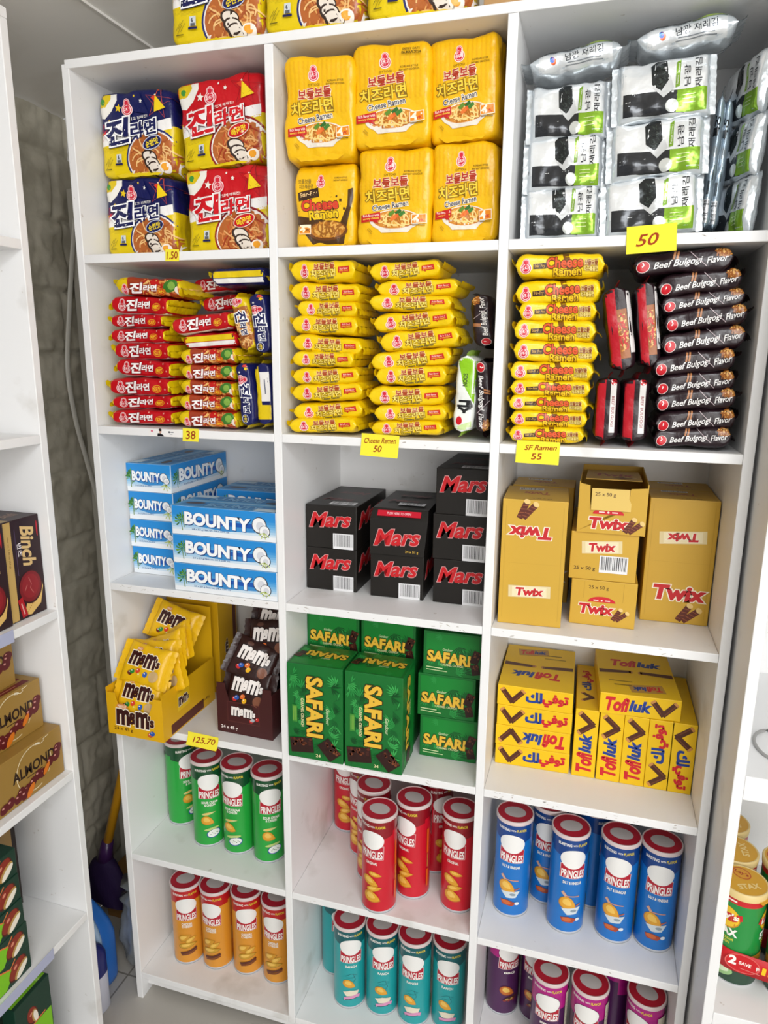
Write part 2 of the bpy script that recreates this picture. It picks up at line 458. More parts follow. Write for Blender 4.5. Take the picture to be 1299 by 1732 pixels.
def pouch(key, L, Wd, H, art, face, body='#f0c000', mat='film', seal=.011, boxy=5.5, seed=1, wr=1.0, bend=(25, -20), colfn=None, sealcol=None, name='noodle_pack', flat_pow=12.0, ripple=1.0):
    """a sealed pillow pack: body, printed face, crimped seal at each end"""
    nx, nt = 40, 36; V = []; F = []; C = []; lx = L / 2 - seal
    for i in range(nx):
        u = -1 + 2 * i / (nx - 1); x = u * lx; au = abs(u)
        e = max(0.0, 1 - au ** flat_pow) ** .5
        hz = H / 2 * max(.035, e); dy = Wd / 2 * (.95 + .05 * au ** 3)
        n = boxy * e + 2.4 * (1 - e)
        for t in range(nt):
            a = 2 * PI * t / nt; c, s_ = math.cos(a), math.sin(a)
            y = dy * sgnpow(c, 2 / n); z = hz * sgnpow(s_, 2 / n)
            q = noise.noise((x * 55 + seed * 7.1, y * 45, z * 60 + seed)) * .0022 * wr
            q += noise.noise((x * 24 + seed * 3.3, y * 20 + 5, z * 25)) * .0028 * wr
            fold = abs(noise.noise((y * 130 + seed, z * 160, seed * 1.7)))
            q += (.5 - fold) * .0045 * wr * au ** 4 * e
            q *= max(.15, e)
            V.append((x + noise.noise((y * 60, z * 60, seed + 9)) * .002 * wr, y + q * c, z + q * s_))
    for i in range(nx - 1):
        for t in range(nt):
            F.append((i * nt + t, (i + 1) * nt + t, (i + 1) * nt + (t + 1) % nt, i * nt + (t + 1) % nt))
            C.append(colfn((i + .5) / (nx - 1) * 2 - 1, t / nt) if colfn else body)
    F = [tuple(reversed(f)) for f in F]
    m = MB(); m.add(V, F, C, True)
    bvh = BVHTree.FromPolygons([Vector(v) for v in V], F)
    bm = bmesh.new(); vs = [bm.verts.new(v) for v in V]
    for f in F: bm.faces.new([vs[i] for i in f])
    bm.normal_update(); nv = [v.normal.copy() for v in vs]; bm.free()
    def nrm(fi, h):
        w = Vector((0, 0, 0))
        for i in F[fi]: w += nv[i] / ((h - Vector(V[i])).length + 1e-5)
        return w.normalized()
    m.art_ray(art, bvh, nrm, face)
    root = empty(name); m.build('film_body', mat, root, True)
    for sd, bd in ((-1, bend[0]), (1, bend[1])):
        s = MB(); SV = []; SF = []; k = 15; rows = 4
        for r_ in range(rows):
            q = r_ / (rows - 1)
            for j in range(k):
                v = -1 + 2 * j / (k - 1); z = .0009 * ripple * math.sin(j * 2.1 + seed + r_)
                ext = seal * q + (.0014 * min(1, ripple * 1.6) if (j % 2 and r_ == rows - 1) else 0)
                th = R(bd) * q
                SV.append((sd * (lx - .001 + ext * math.cos(th)), Wd / 2 * .99 * v, z + ext * math.sin(th)))
        for r_ in range(rows - 1):
            for j in range(k - 1): a = r_ * k + j; SF.append((a, a + 1, a + k + 1, a + k))
        SV2 = [(x, y, z + .0005) for x, y, z in SV]
        s.add(SV + SV2, SF + [tuple(len(SV) + i for i in reversed(f)) for f in SF], sealcol or body, True)
        s.build('end_seal', mat, root)
    return root

def bag(name, w, d, h, art, col, mat='film', seed=1, kx=11.0, wr=1.0, colfn=None, gx=.007, gy=.007):
    """an upright multipack: brick of noodle packs in a loose printed overwrap; origin at bottom centre"""
    n = 22; pts = {}; V = []; F = []; C = []
    def vid(p):
        k = tuple(round(c, 5) for c in p)
        if k not in pts:
            x, y, z = p; q = (abs(x) ** kx + abs(y) ** kx + abs(z) ** kx) ** (1 / kx)
            x, y, z = x / q, y / q, z / q
            X, Y, Z = x * w / 2, y * d / 2, z * h / 2
            lump = noise.noise((X * 22 + seed * 5, Y * 22, Z * 22 + seed)) * .005 + noise.noise((X * 60 + seed, Y * 60, Z * 45)) * .0022
            crs = (.5 - abs(noise.noise((X * 38 + seed * 2, Y * 38, seed + Z * 14)))) * (.0025 + .008 * max(0, abs(z) - .45)) - .0012
            f = 1 + wr * (lump + crs) / max(w, h) * 2
            pinch = 1 - .03 * math.cos(z * PI * 2.0 + seed) * (1 - abs(y) ** 2)
            pts[k] = len(V); V.append((X * f * pinch, Y * f, Z * (1 + wr * lump * .6 / h * 2)))
        return pts[k]
    g = [-1 + 2 * i / n for i in range(n + 1)]
    for ax in range(3):
        for sg in (-1, 1):
            for i in range(n):
                for j in range(n):
                    q = []
                    for a, b in ((i, j), (i + 1, j), (i + 1, j + 1), (i, j + 1)):
                        p = [0, 0, 0]; p[ax] = sg; p[(ax + 1) % 3] = g[a]; p[(ax + 2) % 3] = g[b]; q.append(vid(tuple(p)))
                    if sg < 0: q.reverse()
                    F.append(tuple(q)); c = np.mean([V[k] for k in q], 0)
                    C.append(colfn(c[0] / w, c[1] / d, c[2] / h) if colfn else col)
    zmin = min(v[2] for v in V)
    V = [(x, y, z - zmin) for x, y, z in V]
    m = MB(); m.add(V, F, C, True)
    bvh = BVHTree.FromPolygons([Vector(v) for v in V], F)
    bm = bmesh.new(); vs = [bm.verts.new(v) for v in V]
    for f in F: bm.faces.new([vs[i] for i in f])
    bm.normal_update(); nv = [v.normal.copy() for v in vs]; bm.free()
    def nrm(fi, hh):
        ww = Vector((0, 0, 0))
        for i in F[fi]: ww += nv[i] / ((hh - Vector(V[i])).length + 1e-5)
        return ww.normalized()
    m.art_ray(art.moved(0, h / 2 + (-zmin - h / 2)), bvh, nrm, 'side', gx, gy)
    root = empty(name); m.build('film_body', mat, root, True)
    # folded gusset of the overwrap along the bottom front edge
    s = MB(); SV = []; SF = []; k = 17
    for r_ in range(3):
        for j in range(k):
            v = -1 + 2 * j / (k - 1); q = r_ / 2
            SV.append((v * w * (.42 - .16 * q), -d / 2 * .90 - .006 * q, .016 - .0145 * q + .0006 * math.sin(j * 1.3 + seed)))
    for r_ in range(2):
        for j in range(k - 1): a = r_ * k + j; SF.append((a, a + 1, a + k + 1, a + k))
    s.add(SV, SF, col if not colfn else colfn(-.3, -.5, -.5), True); s.build('bottom_fold', mat, root)
    return root

def carton(name, w, d, h, base, faces, mat='card', bev=.0012, seed=0):
    """closed box, origin at bottom centre; faces: dict F/R/L/T -> Art"""
    m = MB().box(-w / 2, w / 2, -d / 2, d / 2, 0, h, base, bev)
    paste(m, w, d, h, faces)
    return m.build(name, mat)
def paste(m, w, d, h, faces):
    spec = {'F': ((0, -d / 2, h / 2), (1, 0, 0), (0, 0, 1), (0, -1, 0)), 'R': ((w / 2, 0, h / 2), (0, 1, 0), (0, 0, 1), (1, 0, 0)),
            'L': ((-w / 2, 0, h / 2), (0, -1, 0), (0, 0, 1), (-1, 0, 0)), 'T': ((0, 0, h), (1, 0, 0), (0, 1, 0), (0, 0, 1))}
    for k, a in faces.items(): m.art_flat(a, *spec[k])

# ---------------------------------------------------------------- emblems and lettering used on several packs
def badge(a, x, y, h, txt='오뚜기', ring='#d0243c', halo='#f6d5d6', core='#d0243c', rot=0):
    r1, r2 = h * .33, h * .23
    for g, c in ((1.18, halo), (1.0, ring), (.84, '#f3d9da'), (.70, core)):
        a.ell(x, y - h * .14, r1 * g * 1.12, r1 * g, c, rot); a.ell(x, y + h * .25, r2 * g, r2 * g, c, same=True)
    if txt: a.text(txt, x, y - h * .14, r1 * 1.55, h * .22, '#fbeaea', rot, bold=.03)
def jin(a, x, y, w, h, big, red=False, rot=4):
    """the two-part noodle name: large first syllable, smaller rest"""
    fill, edge = ('#f5f0ee', '#8c0f16') if red is None else (('#cf1220', '#f4f0ee') if red else ('#141a52', '#ffffff'))
    sh = '#2a1420' if red is None else ('#5a1018' if red else '#0c1030')
    for t, px, pw, ph in (('진', -.28, .46, 1.0), ('라면', .24, .52, .62)):
        qx, qy = x + w * px, y + (0 if t == '진' else h * .04)
        if big:
            a.text(t, qx + w * .012, qy - h * .02, w * pw, h * ph, sh, rot, .10, .12)
        a.text(t, qx, qy, w * pw, h * ph, fill, rot, .035, .12, out=edge, ow=.09)

def bowl_food(a, x, y, rx, ry, rim, seed, mush=True, tones=('#c9793a', '#e2a55e', '#a8542a', '#edc07f')):
    a.ell(x, y, rx * 1.12, ry * 1.14, rim, n=36); a.ell(x, y, rx * 1.05, ry * 1.07, '#efe9e4', n=36); a.ell(x, y, rx, ry, '#b5652f', n=36)
    a.strands(x, y, rx * .97, ry * .97, tones, 90, seed, rx * .5, rx * .045)
    if mush:
        for i, (dx, dy) in enumerate(((-.12, .05), (-.02, -.22), (.12, -.42))):
            a.ell(x + rx * dx, y + ry * dy, rx * .34, ry * .26, '#3a2a24', -18); a.ell(x + rx * (dx + .02), y + ry * (dy + .01), rx * .28, ry * .19, '#eadfd2', -18)
        a.ell(x + rx * .52, y - ry * .38, rx * .22, ry * .2, '#f6ece0'); a.ell(x + rx * .5, y - ry * .36, rx * .14, ry * .13, '#f0a32a')
        for i in range(5): a.line([(x - rx * .2 + i * rx * .13, y + ry * .5), (x - rx * .05 + i * rx * .13, y + ry * .75)], rx * .07, ('#e2682c', '#3f8a34')[i % 2])

# ---------------------------------------------------------------- multipacks
def art_jin_multi(red, w, h):
    a = Art(); base = '#c70f1c' if red else '#161b54'
    a.poly([(-w * .47, h * .02), (-w * .47, -h * .14), (w * .47, h * .0), (w * .47, h * .14)], '#f4f2f0')
    a.poly([(-w * .47, -h * .12), (-w * .47, -h * .46), (w * .47, -h * .46), (w * .47, h * .02)], '#e3c70c')
    for i in range(7): a.line([(-w * .46, -h * (.14 + .012 * i)), (-w * .1, -h * (.10 + .012 * i))], .0007, '#c9ae10', same=i > 0)
    # corner flash
    a.poly([(-w * .47, h * .47), (-w * .47, h * .22), (-w * .40, h * .20), (-w * .30, h * .28), (-w * .22, h * .40), (-w * .22, h * .47)], '#f2efe6')
    a.poly([(-w * .47, h * .47), (-w * .47, h * .33), (-w * .38, h * .33), (-w * .30, h * .42), (-w * .30, h * .47)], '#dcbf14')
    a.ell(-w * .41, h * .39, w * .03, w * .03, '#3f8f3a')
    bowl_food(a, w * .2, -h * .3, w * .31, h * .3, '#232a6a' if not red else '#8f1a20', 5 if red else 3,
              tones=('#c9793a', '#e2a55e', '#a8542a', '#edc07f') if not red else ('#c0522a', '#d98a4c', '#9c3318', '#e8b070'))
    if not red: a.poly([(w * .08, h * .47), (-w * .2, h * .3), (w * .2, h * .2)], base)
    for sx, sy, sr, cl in ((-.2, .3, .055, '#e8c51e'), (.1, .36, .03, '#f3efe6'), (-.33, .16, .03, '#e8c51e'), (.02, .42, .018, '#e8c51e'), (.3, .4, .02, '#f0ead8')):
        a.star(w * sx, h * sy, w * sr * .8, cl if not red or cl != '#e8c51e' else '#f3efe6', 12)
    a.star_outline(w * .33, h * .32, w * .17, '#e4572c' if not red else '#7d0a12', 10, .0012); a.poly([(w * .3, h * .4), (w * .27, h * .22), (w * .42, h * .25)], '#f0cf1a'); a.poly([(w * .24, h * .38), (w * .3, h * .4), (w * .29, h * .33)], '#d9402c')
    a.star_outline(-w * .4, h * .03, w * .09, '#c73a4a', -8, .0009); a.poly([(-w * .4, h * .06), (-w * .44, h * .0), (-w * .37, h * .01)], '#d02c3c')
    badge(a, -w * .08, h * .3, h * .19)
    a.text('더 맛있게 매워진!' if red else '더 깊고 진해진!', w * .03, h * .17, w * .3, h * .035, '#f5f1ea', 5, .01)
    jin(a, -w * .04, h * .03, w * .66, h * .27, True, red, 5)
    a.ell(w * .22, -h * .13, w * .13, h * .075, '#f0d9c8' if red else '#c9cfe4', 14); a.ell(w * .22, -h * .13, w * .12, h * .065, '#c40f1c' if red else '#161b54', 14)
    a.text('매운맛' if red else '순한맛', w * .22, -h * .13, w * .17, h * .07, '#f2d52a', 14, .03)
    for i, (dx, dy) in enumerate(((0, 0), (.03, .02), (.015, -.03), (.05, -.01))): a.line([(-w * (.42 - dx), -h * (.36 - dy)), (-w * (.37 - dx), -h * (.28 - dy))], .0008, '#8a7a14', same=i > 0)
    a.rect(-w * .38, -h * .4, w * .08, h * .01, '#6c6010')
    a.rect(-w * .235, -h * .28, w * .07, h * .10, '#cfd6dc'); a.ell(-w * .235, -h * .27, w * .02, h * .025, '#5a5f68'); a.rect(-w * .235, -h * .315, w * .05, h * .03, '#5a5f68'); a.rect(-w * .235, -h * .35, w * .1, h * .022, '#161b54')
    return a
def colf_jin(red):
    base = '#c70f1c' if red else '#161b54'
    def f(x, y, z):
        if y > -.3 or abs(x) > .44 and z < .1: return '#d9bd12' if z < .05 else base
        return base if z > .02 else '#e3c70c'
    return f
BUILD['mild_multi'] = lambda: bag('noodle_multipack', .17, .10, .146, art_jin_multi(False, .17, .146), '#161b54', seed=2, colfn=colf_jin(False))
BUILD['hot_multi'] = lambda: bag('noodle_multipack', .172, .10, .146, art_jin_multi(True, .172, .146), '#c70f1c', seed=3, colfn=colf_jin(True))

def art_cheese_multi(w, h):
    a = Art(); Y = '#edb90c'
    for i in range(15): a.rect(-w * .45 + i * w * .064, h * .2, w * .022, h * .5, '#e8af08', same=i > 0)
    badge(a, -w * .06, h * .33, h * .15, halo='#f5e3d8')
    a.text('OTTOGI', -w * .06, h * .225, w * .16, h * .022, '#7a5a10', 0, .01)
    a.text('KOREAN STYLE', w * .24, h * .25, w * .22, h * .018, '#6a5010', 0, .01); a.text('INSTANT NOODLES', w * .24, h * .22, w * .25, h * .018, '#6a5010', 0, .01)
    a.text('보들보들', -w * .05, h * .145, w * .46, h * .095, '#b03020', 3, .03, out='#f3e2c4', ow=.07)
    a.text('치즈라면', -w * .09, h * .015, w * .58, h * .125, '#f6d040', 4, .02, out='#80600e', ow=.075)
    a.text('Cheese Ramen', -w * .05, -h * .09, w * .48, h * .055, '#40405a', 7, .02, out='#f4ecd6', ow=.09)
    a.ell(w * .02, -h * .245, w * .34, h * .115, '#e9e2d4', n=36); a.poly([(-w * .31, -h * .25), (w * .35, -h * .25), (w * .20, -h * .37), (-w * .16, -h * .37)], '#e6ddd0')
    a.ell(w * .02, -h * .235, w * .30, h * .095, '#cf8630', n=36); a.strands(w * .02, -h * .235, w * .29, h * .095, ('#d98e32', '#f0b95a', '#b56a20', '#f7d488'), 90, 8, .02, .0022)
    for i, (dx, dy, cl) in enumerate(((-.06, .06, '#5f8a2c'), (.03, .07, '#2f6a2a'), (.08, .05, '#3f7a30'), (0, .02, '#e0662a'), (-.03, .01, '#e67a34'))):
        a.line([(w * dx, -h * (.25 - dy)), (w * (dx + .07), -h * (.21 - dy))], .006, cl)
    a.poly([(-w * .43, -h * .185), (-w * .18, -h * .155), (-w * .17, -h * .235), (-w * .22, -h * .245), (-w * .19, -h * .28), (-w * .28, -h * .25), (-w * .43, -h * .262)], '#c3201c')
    a.text('Rich flavor with', -w * .3, -h * .19, w * .21, h * .026, '#f6d8d0', 4, .015); a.text('savory cheese', -w * .3, -h * .223, w * .21, h * .026, '#f6d24a', 4, .015)
    a.rect(w * .34, -h * .235, w * .19, h * .10, '#f6ead0', 3); a.rect(w * .34, -h * .235, w * .17, h * .085, '#e58a1c', 3); a.text('4', w * .305, -h * .235, w * .08, h * .07, '#fff3d8', 3, .04); a.text('PK', w * .375, -h * .25, w * .06, h * .03, '#c8321c', 3, .03)
    a.rect(w * .34, -h * .30, w * .16, h * .008, '#6a5010')
    a.line([(-w * .33, -h * .32), (-w * .28, -h * .36)], .001, '#b58a14'); a.line([(-w * .35, -h * .33), (-w * .29, -h * .38)], .001, '#b58a14', True)
    return a
BUILD['cheese_multi'] = lambda: bag('noodle_multipack', .132, .10, .156, art_cheese_multi(.132, .156), '#edb90c', seed=5)
BUILD['cheese_multi_b'] = lambda: bag('noodle_multipack', .132, .10, .156, art_cheese_multi(.132, .156), '#edb90c', seed=9)
BUILD['cheese_multi_c'] = lambda: bag('noodle_multipack', .132, .10, .156, art_cheese_multi(.132, .156), '#edb90c', seed=14)
def art_stir_multi(w, h):
    a = Art()
    a.text('보들보들', -w * .32, h * .3, w * .2, h * .05, '#9a7a20', 0, .03); a.text('치즈볶음면', -w * .3, h * .24, w * .22, h * .05, '#9a7a20', 0, .03)
    badge(a, -w * .06, h * .29, h * .15); a.text('KOREAN STYLE', w * .26, h * .32, w * .2, h * .018, '#6a5010', 0, .01); a.text('INSTANT NOODLES', w * .26, h * .29, w * .22, h * .018, '#6a5010', 0, .01)
    a.poly([(-w * .45, -h * .05), (w * .45, h * .2), (w * .45, h * .1), (w * .3, -h * .45), (-w * .2, -h * .45), (-w * .45, -h * .2)], '#4a2f10')
    a.poly([(-w * .45, h * .04), (w * .38, h * .28), (w * .36, h * .0), (w * .25, -h * .2), (-w * .45, -h * .1)], '#edb90c')
    a.poly([(-w * .43, h * .17), (-w * .1, h * .22), (-w * .08, h * .11), (-w * .42, h * .07)], '#3a2414'); a.text('Stir-Fry', -w * .255, h * .143, w * .28, h * .06, '#e8c48a', 6, .02)
    a.text('Cheese', -w * .08, h * .02, w * .58, h * .12, '#d2402a', 2, .04, out='#3a2414', ow=.08); a.text('Ramen', -w * .02, -h * .095, w * .46, h * .10, '#f2c518', 3, .035, out='#3a2414', ow=.08)
    a.ell(w * .04, -h * .29, w * .33, h * .12, '#6a3d16'); a.ell(w * .04, -h * .28, w * .29, h * .10, '#b87424'); a.strands(w * .04, -h * .28, w * .29, h * .11, ('#c98a34', '#e0aa52', '#9a5e1e'), 80, 6, .022, .0024)
    a.rect(-w * .32, -h * .27, w * .18, h * .12, '#f4e6c8'); a.rect(-w * .32, -h * .27, w * .16, h * .10, '#e08a1c'); a.text('4', -w * .36, -h * .265, w * .07, h * .08, '#fff0d0', 0, .04); a.text('PK', -w * .28, -h * .28, w * .06, h * .035, '#7a3a14', 0, .03)
    return a
BUILD['stir_multi'] = lambda: bag('noodle_multipack', .125, .09, .14, art_stir_multi(.125, .14), '#edb90c', seed=7)

# ---------------------------------------------------------------- single noodle packs, printed on the long side
def art_cheese_side(L, H):
    a = Art()
    badge(a, -L * .24, -H * .02, H * .62, halo='#f5e3d8'); a.text('OTTOGI', -L * .24, -H * .37, L * .1, H * .07, '#7a5a10', 0, .01)
    a.text('보들보들', L * .02, H * .17, L * .27, H * .3, '#a83a1c', 2, .03, out='#f0dca0', ow=.07)
    a.text('치즈라면', L * .01, -H * .12, L * .32, H * .32, '#f6dc6a', 3, .02, out='#8a6614', ow=.075)
    a.text('Cheese Ramen', L * .04, -H * .33, L * .22, H * .11, '#51513e', 3, .02)
    a.poly([(L * .205, H * .14), (L * .35, H * .18), (L * .36, -H * .08), (L * .26, -H * .1), (L * .25, -H * .18), (L * .235, -H * .11), (L * .205, -H * .12)], '#c9281c')
    a.text('Rich flavor', L * .28, H * .07, L * .11, H * .09, '#f4cfc2', 3, .015); a.text('savory cheese', L * .28, -H * .03, L * .12, H * .09, '#f4c24a', 3, .015)
    return a
for i, (b1, b2) in enumerate(((60, -75), (-55, 65), (75, 40), (30, -60))):
    BUILD['cheese_%d' % i] = (lambda i=i, b1=b1, b2=b2: pouch('c', .148, .105, .031, art_cheese_side(.148, .031), 'side', '#edc808', seed=11 + i * 3, bend=(b1, b2)))
def art_stir_side(L, H):
    a = Art()
    a.poly([(L * .02, H * .46), (L * .08, H * .46), (L * .16, -H * .46), (L * .10, -H * .46)], '#7a4f12')
    badge(a, -L * .32, -H * .04, H * .6)
    a.poly([(-L * .25, H * .05), (-L * .13, H * .1), (-L * .12, -H * .14), (-L * .25, -H * .16)], '#3c2412'); a.text('Stir-Fry', -L * .187, -H * .04, L * .1, H * .16, '#c79a4c', 2, .02)
    a.text('Cheese', L * .05, H * .1, L * .34, H * .42, '#dd5a30', 2, .03, out='#5a2a10', ow=.08)
    a.text('Ramen', L * .08, -H * .26, L * .26, H * .3, '#f0c322', 2, .03, out='#6a3c12', ow=.08)
    a.text('보들보들', L * .30, H * .08, L * .12, H * .22, '#8a4a1c', 2, .04, out='#f0dca0', ow=.08); a.text('치즈볶음면', L * .30, -H * .16, L * .13, H * .2, '#e8d27a', 2, .03, out='#94701a', ow=.1)
    return a
for i, (b1, b2) in enumerate(((50, -60), (-65, 70), (65, -35))):
    BUILD['stir_%d' % i] = (lambda i=i, b1=b1, b2=b2: pouch('s', .146, .105, .031, art_stir_side(.146, .031), 'side', '#efcc0a', seed=31 + i * 3, bend=(b1, b2)))
def art_jin_side(kind, L, H):
    a = Art()
    if kind == 'food':
        a.rect(-L * .36, 0, L * .18, H * .9, '#dfc10e')
        a.rect(L * .1, 0, L * .72, H * .86, '#9c3a1c'); a.strands(L * .1, 0, L * .36, H * .45, ('#c9622c', '#e0944a', '#b02418', '#e8b468'), 110, 4, .02, .0022)
        a.ell(L * .29, H * .08, L * .1, H * .3, '#3f7a2c', 20); a.ell(L * .31, H * .1, L * .05, H * .2, '#86b04a', 20); a.ell(L * .08, H * .25, L * .06, H * .18, '#c01a18')
        a.ell(L * .4, -H * .1, L * .05, H * .2, '#e9dcd0')
        badge(a, -L * .3, -H * .16, H * .5); jin(a, -L * .06, -H * .08, L * .34, H * .5, False, None, 3)
        a.ell(L * .17, -H * .2, L * .06, H * .16, '#d8861e', 8); a.ell(L * .17, -H * .2, L * .05, H * .12, '#c9281c', 8); a.text('매운맛', L * .17, -H * .2, L * .08, H * .16, '#f2d52a', 6, .02)
    elif kind == 'red':
        for sx, sy in ((-.38, .3), (.1, .34), (.3, .3), (.36, -.1)): a.star(L * sx, H * sy, H * .07, '#e8a090', 10)
        badge(a, -L * .26, -H * .02, H * .62, ring='#b01420', core='#c0141e'); jin(a, -L * .02, -H * .02, L * .34, H * .56, False, None, 3)
        a.ell(L * .25, -H * .08, L * .065, H * .2, '#e0a020', 8); a.ell(L * .25, -H * .08, L * .058, H * .165, '#c8341a', 8); a.text('매운맛', L * .25, -H * .08, L * .09, H * .2, '#f2d52a', 6, .02)
    elif kind == 'blue':
        a.star(-L * .34, H * .2, H * .14, '#e8c51e', 10); a.star(-L * .3, -H * .2, H * .07, '#eae6da', 10); a.poly([(-L * .42, H * .2), (-L * .36, H * .32), (-L * .37, H * .02)], '#d63a2c')
        badge(a, -L * .2, -H * .1, H * .62); jin(a, L * .06, 0, L * .38, H * .6, False, False, 0)
        a.ell(L * .33, -H * .1, L * .06, H * .2, '#c9cfe4'); a.ell(L * .33, -H * .1, L * .054, H * .165, '#161b54'); a.text('순한맛', L * .33, -H * .1, L * .09, H * .2, '#f2d52a', 0, .02)
    elif kind == 'blue_food':
        a.rect(-L * .36, 0, L * .2, H * .9, '#dfc10e'); a.rect(L * .1, 0, L * .7, H * .86, '#a8642c'); a.strands(L * .1, 0, L * .35, H * .45, ('#c9793a', '#e2a55e', '#8c4a20', '#edc07f'), 100, 14, .02, .0022)
        badge(a, -L * .33, 0, H * .55); jin(a, 0, 0, L * .36, H * .56, False, False, 0)
    elif kind == 'blue_back':
        a.rect(-L * .1, H * .1, L * .4, H * .5, '#e9e6e2'); a.rect(L * .25, 0, L * .2, H * .9, '#dfc10e'); a.poly([(-L * .45, -H * .4), (L * .4, -H * .4), (L * .2, -H * .1), (-L * .45, -H * .2)], '#dfc10e')
        a.rect(-L * .1, H * .1, L * .2, H * .06, '#5a5f70')
    elif kind == 'yellow_edge':
        a.rect(0, H * .14, L * .86, H * .34, '#dfc10e'); a.rect(0, -H * .2, L * .86, H * .26, '#e9e6e2')
        a.rect(L * .36, H * .16, L * .02, H * .18, '#3a3420')
    return a
for i, (b1, b2) in enumerate(((50, -65), (-55, 60))):
    BUILD['red_%d' % i] = (lambda i=i, b1=b1, b2=b2: pouch('r', .146, .105, .032, art_jin_side('red', .146, .032), 'side', '#bd0e1a', seed=41 + i * 3, bend=(b1, b2),
        colfn=lambda u, t: '#e2c50e' if u > .93 or u < -.95 else ('#e8e4e0' if .60 < t < .72 and abs(u) < .9 else '#bd0e1a'), sealcol='#e2c50e'))
BUILD['food_0'] = lambda: pouch('f', .142, .105, .030, art_jin_side('food', .142, .030), 'side', '#c9281c', seed=51, bend=(55, -50), colfn=lambda u, t: '#e2c50e' if u < -.8 or u > .92 else '#b5341c', sealcol='#e2c50e')
BUILD['blue_0'] = lambda: pouch('b', .14, .10, .034, art_jin_side('blue', .14, .034), 'side', '#151a56', seed=61, bend=(55, -50), sealcol='#e2c50e')
BUILD['bluefood_0'] = lambda: pouch('b', .13, .10, .036, art_jin_side('blue_food', .13, .036), 'side', '#d8bb10', seed=63, bend=(55, -50), sealcol='#e2c50e')
BUILD['blueback_0'] = lambda: pouch('b', .134, .10, .036, art_jin_side('blue_back', .134, .036), 'side', '#151a56', seed=65, bend=(55, -50), sealcol='#e2c50e')
BUILD['bluetop_0'] = lambda: pouch('b', .13, .10, .031, art_jin_side('yellow_edge', .13, .031), 'side', '#151a56', seed=67, bend=(55, -50), sealcol='#e2c50e')
BUILD['rededge_top'] = lambda: pouch('b', .13, .10, .029, art_jin_side('yellow_edge', .13, .029), 'side', '#bd0e1a', seed=69, bend=(55, -50), sealcol='#e2c50e')

def art_bulgogi(L, H):
    a = Art()
    a.strands(L * .36, H * .22, L * .12, H * .22, ('#c98a3a', '#e2b066', '#9a5a20'), 60, 3, .014, .0018)
    for dx in (0, .03): a.line([(-L * (.06 - dx), H * .45), (-L * (.08 - dx), H * .08)], .0026, '#b0764c', same=dx > 0)
    a.ell(-L * .34, -H * .12, H * .27, H * .24, '#e8d8d4', 20); a.ell(-L * .34, -H * .12, H * .245, H * .215, '#c41424', 20); a.line([(-L * .345, H * .05), (-L * .335, -H * .06), (-L * .35, -H * .14)], .0016, '#f3e6e4')
    a.text('Beef Bulgogi', -L * .04, -H * .1, L * .42, H * .34, '#efecea', 3, .015, .35); a.text('Flavor', L * .29, -H * .05, L * .18, H * .26, '#efecea', 4, .012, .35)
    a.line([(L * .05, H * .4), (L * .2, -H * .3)], .0009, '#b8a8ac')
    return a
for i in range(3):
    BUILD['bulgogi_%d' % i] = (lambda i=i: pouch('g', .138, .105, .030, art_bulgogi(.138, .030), 'side', '#24141a', seed=71 + i * 3, bend=((60, -50), (-45, 65), (70, 30))[i], wr=1.3, sealcol='#2c1a1e'))
def art_rededge(L, H):
    a = Art(); a.rect(0, -H * .22, L * .98, H * .34, '#b31424'); a.rect(L * .05, H * .12, L * .5, H * .34, '#9c5a26'); a.strands(L * .05, H * .12, L * .26, H * .18, ('#c98a3a', '#e2b066', '#8a4a20', '#c01a18'), 50, 9, .014, .002)
    a.rect(-L * .1, H * .38, L * .7, H * .14, '#d9d4d2'); return a
def art_rededge_b(L, H):
    a = Art(); a.rect(0, -H * .22, L * .98, H * .34, '#b31424'); a.rect(-L * .05, H * .25, L * .7, H * .22, '#dcd8d6'); a.ell(-L * .36, H * .25, H * .12, H * .11, '#c41424'); a.text('BEEF BULGOGI', L * .02, H * .25, L * .4, H * .1, '#8a1a24', 0, .01); return a
BUILD['rededge_0'] = lambda: pouch('g', .135, .10, .038, art_rededge(.135, .038), 'side', '#24141a', seed=81, boxy=5.5, flat_pow=11, bend=(30, -30), sealcol='#a31424')
BUILD['rededge_1'] = lambda: pouch('g', .115, .10, .036, art_rededge_b(.115, .036), 'side', '#24141a', seed=83, boxy=5.5, flat_pow=11, bend=(30, -30), sealcol='#a31424')
def art_soon(L, H):
    a = Art(); a.poly([(-L * .45, H * .45), (L * .1, H * .45), (-L * .12, -H * .1), (-L * .45, -H * .45)], '#8cc41c'); a.poly([(L * .3, H * .4), (L * .46, H * .4), (L * .46, -H * .4), (L * .38, -H * .4)], '#c9dfa0')
    a.text('순', L * .14, H * .05, L * .17, H * .5, '#1c1c1e', -90, .05); a.text('SOON', -L * .16, H * .0, L * .14, H * .2, '#1c2a1a', 0, .02)
    a.ell(L * .3, -H * .16, L * .055, H * .16, '#e8d8d4'); a.ell(L * .3, -H * .16, L * .048, H * .14, '#c41424'); return a
BUILD['soon_0'] = lambda: pouch('g', .15, .10, .040, art_soon(.15, .040), 'side', '#e6e9e4', seed=85, bend=(30, -30), sealcol='#a6d03c')

